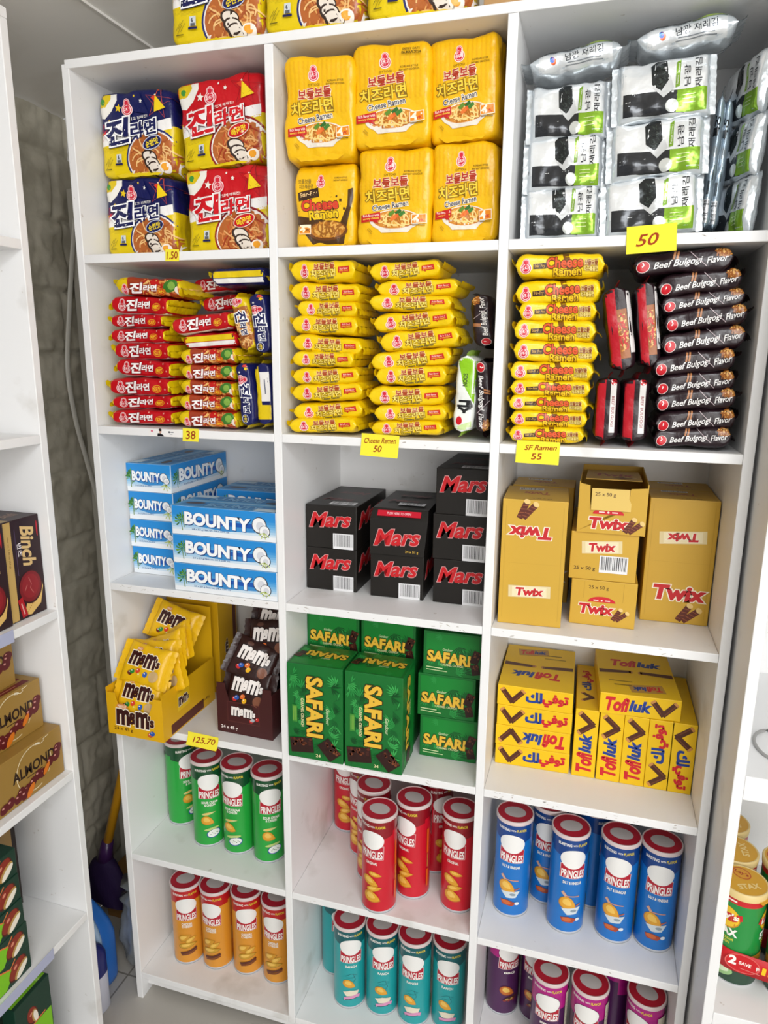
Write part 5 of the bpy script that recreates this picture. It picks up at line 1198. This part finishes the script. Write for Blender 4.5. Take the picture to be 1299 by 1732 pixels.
# ---- cartons
def carton_at(kind, xl, yl, z, w, d, label, group, yaw=0, cat='candy carton'):
    c, s = math.cos(R(yaw)), math.sin(R(yaw))
    return place(kind, (xl + c * w / 2 - s * d / 2, yl + s * w / 2 + c * d / 2, z), (0, 0, R(yaw)), label, cat, group)
Z3, Z4, Z5, Z6 = ZS[2], ZS[3], ZS[4], ZS[5]
G = 'sky blue coconut bar cartons'
for i in range(4): carton_at('bounty_deep', .003 + (.0015, .0005, .001, .0005)[i], .073 + (.002, 0, .001, 0)[i], Z3 + .0003 + .0599 * i, .107, .226, 'sky blue coconut bar carton set end-on, %s of the stack of four' % nth(i, 10 if i < 3 else 4), G, (0, -.2, 0, -.4)[i])
for i in range(3): carton_at('bounty_wide', .151, .004 + .001 * i, Z3 + .0003 + .0579 * i, .226, .107, 'sky blue coconut bar carton lying lengthwise, %s of three at the front' % ('lowest', 'middle', 'topmost')[i], G, -.4)
for i in range(3): carton_at('bounty_wide', .1505, .180, Z3 + .0003 + .0582 * i, .226, .107, 'sky blue coconut bar carton, %s of three behind the front stack' % ('lowest', 'middle', 'topmost')[i], G)
G = 'black chocolate bar cartons'
for i in range(2): carton_at('mars', .397, .098, Z3 + .0003 + .0873 * i, .106, .203, 'black chocolate bar carton, %s of the pair nearest the coconut cartons' % ('lower', 'upper')[i], G, .3)
carton_at('mars', .534, .093, Z3 + .0003, .106, .203, 'black chocolate bar carton under the one with the red tear strip', G, 1)
carton_at('mars_open', .5345, .088, Z3 + .0878, .106, .203, 'black chocolate bar carton with a red tear strip along its top edge', G, 1.6)
for i in range(3): carton_at('mars', .658 + (.001, -.002, .002)[i], .096, Z3 + .0003 + .0873 * i, .106, .203, 'black chocolate bar carton, %s of the stack of three' % ('lowest', 'middle', 'topmost')[i], G, -.2)
G = 'gold caramel bar cartons'
carton_at('twix_flip', .7925, .029, Z3 + .0003, .109, .128, 'tall gold caramel bar carton with its lettering upside down at the top, beside the divider', G, 2.4)
carton_at('twix_tall', .793, .170, Z3 + .0003, .113, .09, 'tall gold carton standing half hidden behind the one with upside-down lettering', G)
carton_at('twix_front', .9145, .066, Z3 + .0003, .110, .205, 'gold caramel bar carton at the bottom of the middle stack of three', G)
carton_at('twix_code', .9085, .066, Z3 + .0838, .111, .205, 'gold caramel bar carton with white barcode, middle of the stack of three', G, .3)
carton_at('twix_open', .9165, .062, Z3 + .1693, .111, .205, 'gold caramel bar carton torn open at the front, on top of the stack', G, -.5)
carton_at('twix_tall', 1.036, .122, Z3 + .0003, .113, .09, 'tall gold caramel bar carton with a wrapper picture, beside the end panel', G, .6)
carton_at('twix_tall', 1.036, .214, Z3 + .0003, .113, .09, 'tall gold carton standing hidden behind the one beside the end panel', G)
G = 'green caramel crunch cartons'
carton_at('safari_tall', .3965, -.006, Z4 + .0003, .1145, .09, 'tall green caramel crunch carton standing by the divider at the shelf edge', G, .4)
carton_at('safari_tall', .5155, -.006, Z4 + .0003, .1145, .09, 'tall green caramel crunch carton standing at the shelf edge, second from the divider', G, .4)
for j, x in enumerate((.3945, .5125)):
    for i in range(3): carton_at('safari_end', x, .101, Z4 + .0003 + .0889 * i, .113, .2, 'green caramel crunch carton behind the %s tall one, %s of its stack' % (('first', 'second')[j], ('lowest', 'middle', 'topmost')[i]), G)
for i in range(3): carton_at('safari_end', .6445 + (0, -.006, .0035)[i], .075, Z4 + .0003 + .0889 * i, .113, .2, 'green caramel crunch carton, %s of the stack of three nearest the toffee cartons' % ('lowest', 'middle', 'topmost')[i], G, 1.0)
G = 'yellow toffee stick cartons'
for i, k in enumerate(('tof_arab', 'tof_flip', 'tof_arab', 'tof_arab')): carton_at(k, .7915 + (.001, 0, .001, 0)[i], .094, Z4 + .0003 + .0418 * i, .1405, .2, 'yellow toffee stick carton lying flat, %s of four%s' % (('lowest', 'second from the bottom', 'third from the bottom', 'topmost')[i], ', lettering upside down' if i == 1 else ''), G, 1)
for i, (k, x, yw) in enumerate((('tof_stand', .938, 1), ('tof_stand', .9825, 0), ('tof_stand', 1.0255, 0), ('tof_stand_arab', 1.0685, 0), ('tof_stand_arab_down', 1.1085, -.4))):
    carton_at(k, x - (.0015 if i == 4 else 0), .096, Z4 + .0003, .0425, .2, 'yellow toffee stick carton on its end, %s' % ('beside the flat stack of four', 'first under the lying one', 'second under the lying one', 'with red lettering at the top', 'beside the end panel')[i], G, yw if i < 4 else 0)
carton_at('tof_latin', .979, .092, Z4 + .1397, .1405, .2, 'yellow toffee stick carton lying across the tops of the upright ones', G, 3)

# ---- chocolate button bags
t = carton_at('yellow_tray', .0015, -.041, Z4 + .0003, .134, .20, 'yellow cardboard display tray overhanging the shelf edge, full of yellow candy bags', 'display trays', -.6, 'display tray')
carton_at('mm_carton', .004, .185, Z4 + .0003, .134, .085, 'yellow closed candy carton standing behind the yellow display tray', 'candy cartons', 0)
carton_at('brown_tray', .2145, .036, Z4 + .0003, .129, .20, 'dark brown cardboard display tray holding brown candy bags', 'display trays', -1.4, 'display tray')
G = 'yellow candy bags in the tray'
for i, (x, y, z, rx, rz, rl) in enumerate(((.067, -.017, .803, 68, 0, 4), (.069, .006, .864, 60, -2, 7), (.068, .032, .866, 62, 3, -5), (.080, .056, .872, 64, -6, -24), (.084, .080, .878, 66, -8, -30), (.076, .104, .918, 64, -2, 14), (.100, .034, .826, 68, -10, -38))):
    place('mm_bag', (x, y, z), (R(rx), R(rl), R(rz)), 'yellow candy bag in the yellow tray, %s' % ('lowest at the front', 'second from the front, tilted up', 'third from the front', 'fourth from the front, leaning sideways', 'fifth from the front', 'at the back against the card', 'wedged along the side wall')[i], 'candy bag', G)
G = 'brown candy bags in the tray'
for i, (x, y, z, rx, rz, rl) in enumerate(((.282, .052, .818, 68, -2, 4), (.284, .076, .874, 56, 2, 16), (.304, .110, .912, 66, 0, -6), (.306, .142, .938, 70, 0, 4))):
    place('mm_dark', (x, y, z), (R(rx), R(rl), R(rz)), 'dark brown candy bag in the brown tray, %s' % ('lowest at the front', 'second, lying crosswise', 'third, standing behind', 'highest at the back')[i], 'candy bag', G)

# ---- crisp cans
def cans(kind, z, items, zs=1.0):
    for x, y, yaw, lb in items: place('can_' + kind, (x, y, z + .0003), (0, 0, R(yaw)), lb, 'crisp can', kind + ' crisp cans', (1, 1, zs))
def cam_yaw(x, y): return math.degrees(math.atan2(x - .9351, y + 1.1586)) * -1
cans('green', Z5, [(x, y, cam_yaw(x, y) + d, lb) for x, y, d, lb in ((.0395, .153, 32, 'green crisp can with red lid, half hidden under the price note, furthest back'), (.139, .105, 4, 'green crisp can with red lid, second from the end panel'), (.218, .103, -26, 'green crisp can with red lid, second from the divider'), (.296, .098, 8, 'green crisp can with red lid, beside the divider'))])
cans('orange', Z6, [(x, y, cam_yaw(x, y) + d, lb) for x, y, d, lb in ((.078, .086, -6, 'orange crisp can with red lid, first in the row by the end panel'), (.153, .094, -26, 'orange crisp can with red lid, second in the row'), (.230, .102, -6, 'orange crisp can with red lid, third in the row'), (.309, .100, -20, 'orange crisp can with red lid, fourth in the row by the divider'))], .985)
cans('red', Z5, [(x, y, cam_yaw(x, y) + d, lb) for x, y, d, lb in ((.575, .034, -26, 'red crisp can standing foremost at the shelf edge'), (.632, .092, -34, 'red crisp can just behind and beside the foremost one'), (.7305, .084, -20, 'red crisp can against the divider'), (.433, .250, -20, 'red crisp can in the far back corner, top hidden by the shelf'), (.497, .182, -45, 'red crisp can in the slanting row, next after the back corner one'), (.538, .113, -45, 'red crisp can in the slanting row, directly behind the foremost one'), (.661, .180, 30, 'dim red crisp can standing behind between the others'))], 1.02)
cans('teal', Z6, [(x, y, cam_yaw(x, y) + d, lb) for x, y, d, lb in ((.433, .164, 20, 'teal crisp can standing back in the corner, partly hidden'), (.4905, .091, 4, 'teal crisp can, first in the front row from the end by the orange cans'), (.5655, .096, 4, 'teal crisp can, second in the front row'), (.6405, .094, -8, 'teal crisp can, third in the front row'), (.715, .104, -4, 'teal crisp can, fourth in the front row by the divider'))], .985)
cans('blue', Z5, [(x, y, cam_yaw(x, y) + d, lb) for x, y, d, lb in ((.837, .106, -4, 'blue crisp can beside the divider next to the red cans'), (.904, .162, -6, 'blue crisp can standing back between the first two front ones'), (.946, .096, 16, 'blue crisp can, second in the front row'), (1.039, .101, 0, 'blue crisp can, third in the front row'), (1.1125, .102, 6, 'blue crisp can beside the end panel'), (.994, .180, 60, 'blue crisp can mostly hidden behind the front row'))], 1.02)
cans('purple', Z6, [(x, y, cam_yaw(x, y) + d, lb) for x, y, d, lb in ((.824, .178, 24, 'purple crisp can in the corner with a pale side panel'), (.8990, .180, -12, 'purple crisp can second from the corner, behind the foremost'), (.928, .083, -4, 'purple crisp can foremost with a full red lid showing'), (1.006, .080, -6, 'purple crisp can next to the foremost one, pale panel at its side'), (1.060, .160, 90, 'purple crisp can in the back between two front ones'), (1.1125, .088, -22, 'purple crisp can beside the end panel'))], .985)
G = 'green crisp cans with yellow lids'
for x, y, yw, lb in ((1.232, .001, -46, 'green crisp can with yellow lid, foremost of the row beside the end panel'), (1.232, .083, 30, 'green crisp can with yellow lid, second back in its row'), (1.232, .165, 30, 'green crisp can with yellow lid, third back in its row'), (1.314, -.012, -34, 'green crisp can with yellow lid, foremost of the second row'), (1.314, .078, 20, 'green crisp can with yellow lid, second back in the second row')):
    place('stax', (x, y, .4603), (0, 0, R(yw)), lb, 'crisp can', G)
def sleeve():
    """red cardboard promotion band wrapped round the two foremost yellow-lid cans"""
    m = MB(); c0, c1 = Vector((1.232, .001)), Vector((1.314, -.012)); t = (c1 - c0).normalized(); nn = Vector((t.y, -t.x)); r = .0392
    def loop(r):
        return [c0 - t * r * math.sin(PI * i / 16) - nn * r * math.cos(PI * i / 16) for i in range(17)] + [c1 + t * r * math.sin(PI * i / 16) + nn * r * math.cos(PI * i / 16) for i in range(17)]
    ring, inner = loop(r), loop(.0382); n = len(ring); z0, z1 = .4603 + .030, .4603 + .068; ctr = (c0 + c1) / 2
    V = [(p.x, p.y, z) for z in (z0, z1) for p in ring] + [(p.x, p.y, z) for z in (z0, z1) for p in inner]
    F = [(i, (i + 1) % n, n + (i + 1) % n, n + i) for i in range(n)]; F += [(2 * n + i, 3 * n + i, 3 * n + (i + 1) % n, 2 * n + (i + 1) % n) for i in range(n)]
    F += [(n + i, n + (i + 1) % n, 3 * n + (i + 1) % n, 3 * n + i) for i in range(n)] + [(i, 2 * n + i, 2 * n + (i + 1) % n, (i + 1) % n) for i in range(n)]
    m.add(V, F, '#c4141e', True)
    a = Art(); a.ell(-.031, 0, .027, .0175, '#d8605a', 0, 32); a.ell(-.031, 0, .025, .016, '#c4141e', 0, 32); a.text('2', -.046, .003, .010, .015, '#f6f0ea', -4, .05); a.text('SAVE', -.027, .001, .018, .006, '#f6e8e0', -4, .03); a.text('₱', -.008, -.001, .005, .007, '#f6e8e0', -4, .02); a.text('15', .010, -.002, .020, .012, '#f0c41e', -4, .06); a.line([(-.034, -.009), (-.004, -.0105)], .0006, '#e8a8a0')
    o = (ctr.x + nn.x * r, ctr.y + nn.y * r, (z0 + z1) / 2)
    m.art_flat(a, o, (t.x, t.y, 0), (0, 0, 1), (nn.x, nn.y, 0))
    tag(m.build('promotion_sleeve', 'card'), 'red promotion sleeve with 2 SAVE 15 wrapped around two yellow-lid cans', 'promotion sleeve')
sleeve()
m = MB(); tube(m, [(1.262 + .043 * math.cos(t), .0 + .055 * math.sin(t), .892 + .003 + .001 * math.sin(3 * t)) for t in [2 * PI * i / 40 for i in range(41)]], .0026, 8, '#9b9a98')
tag(m.build('wire_loop', 'plastic'), 'thin grey wire loop lying on an empty white shelf', 'wire loop')

# ---- side unit boxes
def xbox(kind, x, y, z, label, cat, group, yaw=0, sc=(1, 1, 1)): return place(kind, (x, y, z), (0, 0, R(yaw)), label, cat, group, sc)
G = 'dark biscuit boxes'
xbox('binch', .005, -.2200, 1.0468, 'dark brown biscuit box with cream script, nearest the unit end panel', 'biscuit box', G)
xbox('binch', .010, -.3045, 1.0468, 'dark brown biscuit box with cream script, second from the end panel', 'biscuit box', G)
xbox('binch', .008, -.386, 1.0468, 'dark brown biscuit box with cream script, third from the end panel', 'biscuit box', G)
G = 'gold almond chocolate boxes'
xbox('almond', .010, -.270, .7212, 'gold almond chocolate box on the shelf, lowest of the stepped pile', 'chocolate box', G)
xbox('almond_strip', -.018, -.2745, .8180, 'gold almond chocolate box with dark red top, middle of the stepped pile', 'chocolate box', G)
xbox('almond', -.042, -.309, .9148, 'gold almond chocolate box at the top of the stepped pile, set furthest back', 'chocolate box', G, 0, (1, 1, .98))
G = 'green chocolate cake boxes'
for i in range(5): xbox('pie', .016 + (0, .002, .001, -.001, -.003)[i], -.389 + (0, -.002, -.004, -.004, -.003)[i], .4037 + .0503 * i, 'green chocolate cake box, %s of the stack of five' % nth(i, 5), 'cake box', G)
xbox('dark_box', -.115, -.250, .4036, 'dark brown box with barcode standing behind the green cake boxes', 'biscuit box', 'dark biscuit boxes', 0, (1, 1, .95))
xbox('pie_low', .006, -.312, .185, 'green and lime cake box standing upright on the low shelf', 'cake box', G).location = (.006, -.312, .1895)
xbox('pie_low_plain', .0, -.318, .0746, 'dark green cake box lying under the upright lime one', 'cake box', G, 0, (1, 1.3, 1.04))
xbox('pie_low_plain', .008, -.44, .0746, 'dark green cake box on the low shelf, further along from the upright lime one', 'cake box', G, 0, (1, 1.3, 1.3))
def strip(z, y1, name, lb):
    m = MB(); m.box(XF + .0004, XF + .0016, -.9, y1, z - .019, z + .003, '#aeb2cc', .0004); return tag(m.build(name, 'plastic'), lb, 'label strip', 'clear price strips')
strip(1.0465, -.2815, 'price_strip', 'pale lilac plastic price strip on the shelf edge under the dark biscuit boxes')
strip(.4034, -.2725, 'price_strip', 'pale lilac plastic price strip on the shelf edge under the green cake boxes')

# ---- price notes and edge sticker
def note(x0, x1, z1, z0, words, lb, y=-.0012, rot=0, curl=.006):
    w, h = x1 - x0, z1 - z0; m = MB(); n = 10; V = []; F = []
    prof = lambda q: -curl * (q ** 2.2)          # q: 0 at the stuck top edge, 1 at the free bottom edge
    for k in range(2):
        for j in range(n + 1):
            for i in range(2): V.append(((i - .5) * w, prof(j / n) - .0003 * k, -h * j / n))
    for j in range(n): a = 2 * j; b = 2 * (n + 1) + a; F += [(a, a + 2, a + 3, a + 1), (b, b + 1, b + 3, b + 2)]
    m.add(V, F, '#f0e23c', True)
    a = Art()
    for t, x, z, ww, hh, sh in words: a.text(t, x * w, z * h - h / 2, ww * w, hh * h, '#9a3a1c', 3, .012, sh)
    for P, FF, c, ly in a.it:
        P, FF = sliced(P, FF, None, h / 8); m.add([(p[0], prof(min(1, max(0, -p[1] / h))) - .0006 - EPS * ly, p[1]) for p in P], FF, c)
    o = m.build('price_note', 'paper'); o.location = ((x0 + x1) / 2, y, z1); o.rotation_euler = (0, R(rot), 0)
    return tag(o, lb, 'price note', 'yellow price notes')
note(.176, .204, 1.683, 1.663, [('1.50', 0, 0, .8, .62, .1)], 'small yellow note reading 1.50 under the navy and red multipacks', rot=2, curl=.001)
note(.192, .226, 1.365, 1.341, [('38', 0, 0, .6, .62, .1)], 'small yellow note reading 38 on the edge above the blue coconut cartons', rot=1, curl=.002)
note(.547, .615, 1.369, 1.331, [('Cheese Ramen', 0, .22, .84, .24, .3), ('50', -.05, -.15, .22, .28, .2)], 'yellow note reading 50 hanging above the black chocolate cartons', rot=2)
note(.814, .883, 1.369, 1.333, [('SF Ramen', .06, .22, .74, .22, .3), ('55', -.02, -.18, .24, .26, .1)], 'yellow note reading 55 hanging above the gold caramel cartons', rot=1)
note(.958, 1.027, 1.692, 1.653, [('50', -.08, -.02, .46, .42, .3)], 'yellow note reading 50 under the silver seaweed packs', rot=-3)
note(.166, .237, .731, .7055, [('125.70', .05, .02, .72, .42, .2)], 'yellow note reading 125 hanging over the green crisp cans', rot=2, curl=.010)
m = MB(); a = Art(); a.rect(0, 0, .066, .013, '#eceae8'); a.ell(-.026, .003, .0024, .0022, '#d8607a'); a.ell(-.0075, .003, .0028, .0042, '#c9a08c'); a.ell(-.0075, .0055, .0032, .0026, '#241c1c'); a.poly([(-.0145, -.0065), (-.0135, -.001), (-.009, -.0008), (-.006, -.0015), (-.001, -.004), (.0, -.0065)], '#1c1a20'); a.ell(.012, .002, .002, .0018, '#4a4a52'); a.rect(.018, .002, .007, .0014, '#6a6a72'); a.rect(.016, -.002, .006, .001, '#9a9aa2', same=True)
m.box(-.034, .034, -.0003, 0, -.0068, .0068, '#eceae8'); m.art_flat(a, (0, -.0003, 0), (1, 0, 0), (0, 0, 1), (0, -1, 0))
o = tag(m.build('shelf_sticker', 'paper'), 'small white sticker with a tiny portrait of a dark-haired person in black', 'sticker'); o.location = (.150, -.0004, 1.3542)

# ---- cleaning things in the corner gap
def broom():
    r = empty('broom', (0, 0, 0)); tag(r, 'purple-headed broom with a yellow handle leaning in the corner gap', 'broom')
    m = MB(); tube(m, [(-.192, .150, .270), (-.139, .158, .461), (-.090, .166, .640), (-.078, .168, .684)], .0115, 14, '#d89a16'); m.build('handle', 'plastic', r)
    m = MB(); tube(m, [(-.203, .148, .222), (-.197, .149, .250), (-.191, .150, .276)], [.021, .017, .0145], 14, '#3a1a4c'); m.build('collar', 'plastic', r)
    m = MB(); V = []; F = []; n = 40; rows = 9
    for j in range(rows):
        q = j / (rows - 1); hw = .020 + .056 * q ** .6; hd = .018 + .012 * q
        for i in range(n):
            t = 2 * PI * i / n; w = 1 + .05 * math.sin(i * 5.3 + j) * q
            V.append((-.205 + .006 * q + hw * math.cos(t) * w, .147 + hd * math.sin(t) * w, .226 - .120 * q - .012 * q * math.cos(t) + .006 * q * noise.noise((i * .9, 0, 2))))
    for j in range(rows - 1):
        for i in range(n): F.append((j * n + i, j * n + (i + 1) % n, (j + 1) * n + (i + 1) % n, (j + 1) * n + i))
    F.append(tuple(range(n))); F.append(tuple((rows - 1) * n + i for i in range(n - 1, -1, -1)))
    m.add(V, F, '#24133a', False); m.build('brush_head', 'matte', r)
broom()
m = MB(); m.box(-.245, -.140, .190, .295, 0, .125, '#8a6230', .002)
o = tag(m.build('cardboard_carton', 'card'), 'brown cardboard carton on the floor under the purple broom head', 'carton')
def jug():
    r = empty('detergent_jug', (-.152, .012, 0)); tag(r, 'large blue plastic jug on the floor between the two shelving units', 'jug')
    m = MB(); V = []; F = []; n = 40
    prof = ((0, .86), (.006, .97), (.02, 1), (.11, 1), (.135, .99), (.165, .86), (.195, .62), (.215, .42), (.225, .30), (.24, .28))
    for z, k in prof:
        for i in range(n):
            t = 2 * PI * i / n; c, s = math.cos(t), math.sin(t); V.append((.060 * k * sgnpow(c, .55) - .010 * (1 - k), .036 * k * sgnpow(s, .55), z))
    for j in range(len(prof) - 1):
        for i in range(n): F.append((j * n + i, j * n + (i + 1) % n, (j + 1) * n + (i + 1) % n, (j + 1) * n + i))
    F.append(tuple(range(n - 1, -1, -1))); F.append(tuple((len(prof) - 1) * n + i for i in range(n)))
    m.add(V, F, '#2f74cc', True); m.build('body', 'plastic', r)
    m = MB(); tube(m, smooth_path([(.0, -.030, .222), (.030, -.034, .215), (.050, -.036, .185), (.058, -.036, .150), (.050, -.036, .125)]), .0085, 12, '#a9c6e4'); m.build('handle', 'plastic', r)
    m = MB(); lathe(m, [(.017, .236), (.019, .238), (.019, .262), (.017, .265)], 24, '#1c2f7a', cap1=True); o = m.build('cap', 'plastic', r); o.location = (-.010, 0, 0)
jug()
def bottle():
    r = empty('cleaner_bottle', (-.096, -.052, 0)); tag(r, 'white cleaner bottle with a navy upper half standing before the blue jug', 'bottle')
    m = MB(); V = []; F = []; C = []; n = 32
    prof = ((0, .9), (.004, 1), (.10, 1), (.112, 1), (.15, .98), (.163, .80), (.170, .5), (.176, .36), (.19, .34))
    for z, k in prof:
        for i in range(n): t = 2 * PI * i / n; V.append((.036 * k * sgnpow(math.cos(t), .7), .026 * k * sgnpow(math.sin(t), .7), z))
    for j in range(len(prof) - 1):
        for i in range(n): F.append((j * n + i, j * n + (i + 1) % n, (j + 1) * n + (i + 1) % n, (j + 1) * n + i)); C.append('#d9dcec' if j < 2 else '#1c2470')
    F.append(tuple(range(n - 1, -1, -1))); F.append(tuple((len(prof) - 1) * n + i for i in range(n))); C += ['#d9dcec', '#1c2470']
    m.add(V, F, C, True); m.build('body', 'plastic', r)
    m = MB(); lathe(m, [(.014, .188), (.015, .19), (.015, .212), (.013, .215)], 20, '#e8e8f0', cap1=True); m.build('cap', 'plastic', r)
    m = MB(); a = Art(); a.rect(0, .05, .046, .07, '#c3c8e2'); a.rect(.008, .076, .012, .004, '#2c3470'); a.rect(.008, .068, .006, .003, '#2c3470', same=True)
    for i in range(7): a.rect(.004, .056 - .006 * i, .03, .0012, '#8f96c4', same=i > 0)
    m.art_flat(a, (.006, -.0262, 0), (1, .0, 0), (0, 0, 1), (0, -1, 0)); m.build('label', 'paper', r)
bottle()
def plastic_bag():
    m = MB(); V = []; F = []; n = 36; rows = 18
    for j in range(rows):
        q = j / (rows - 1); rr = .042 * (math.sin(PI * min(.97, .06 + .9 * q ** .8)) ** .5) if q < .82 else .026 * (1 + .5 * math.sin(q * 40))
        for i in range(n):
            t = 2 * PI * i / n; k = 1 + .22 * noise.noise((math.cos(t) * 2, math.sin(t) * 2, q * 6)) + .10 * noise.noise((math.cos(t) * 7, math.sin(t) * 7, q * 14))
            V.append((rr * k * math.cos(t), rr * k * math.sin(t) * .9, .24 * q))
    for j in range(rows - 1):
        for i in range(n): F.append((j * n + i, j * n + (i + 1) % n, (j + 1) * n + (i + 1) % n, (j + 1) * n + i))
    F.append(tuple(range(n - 1, -1, -1))); F.append(tuple((rows - 1) * n + i for i in range(n)))
    m.add(V, F, '#9da2a4', True); o = m.build('plastic_bag', 'foil'); o.location = (-.068, .088, 0)
    tag(o, 'crumpled grey plastic bag bundle on the floor against the unit side', 'plastic bag')
plastic_bag()
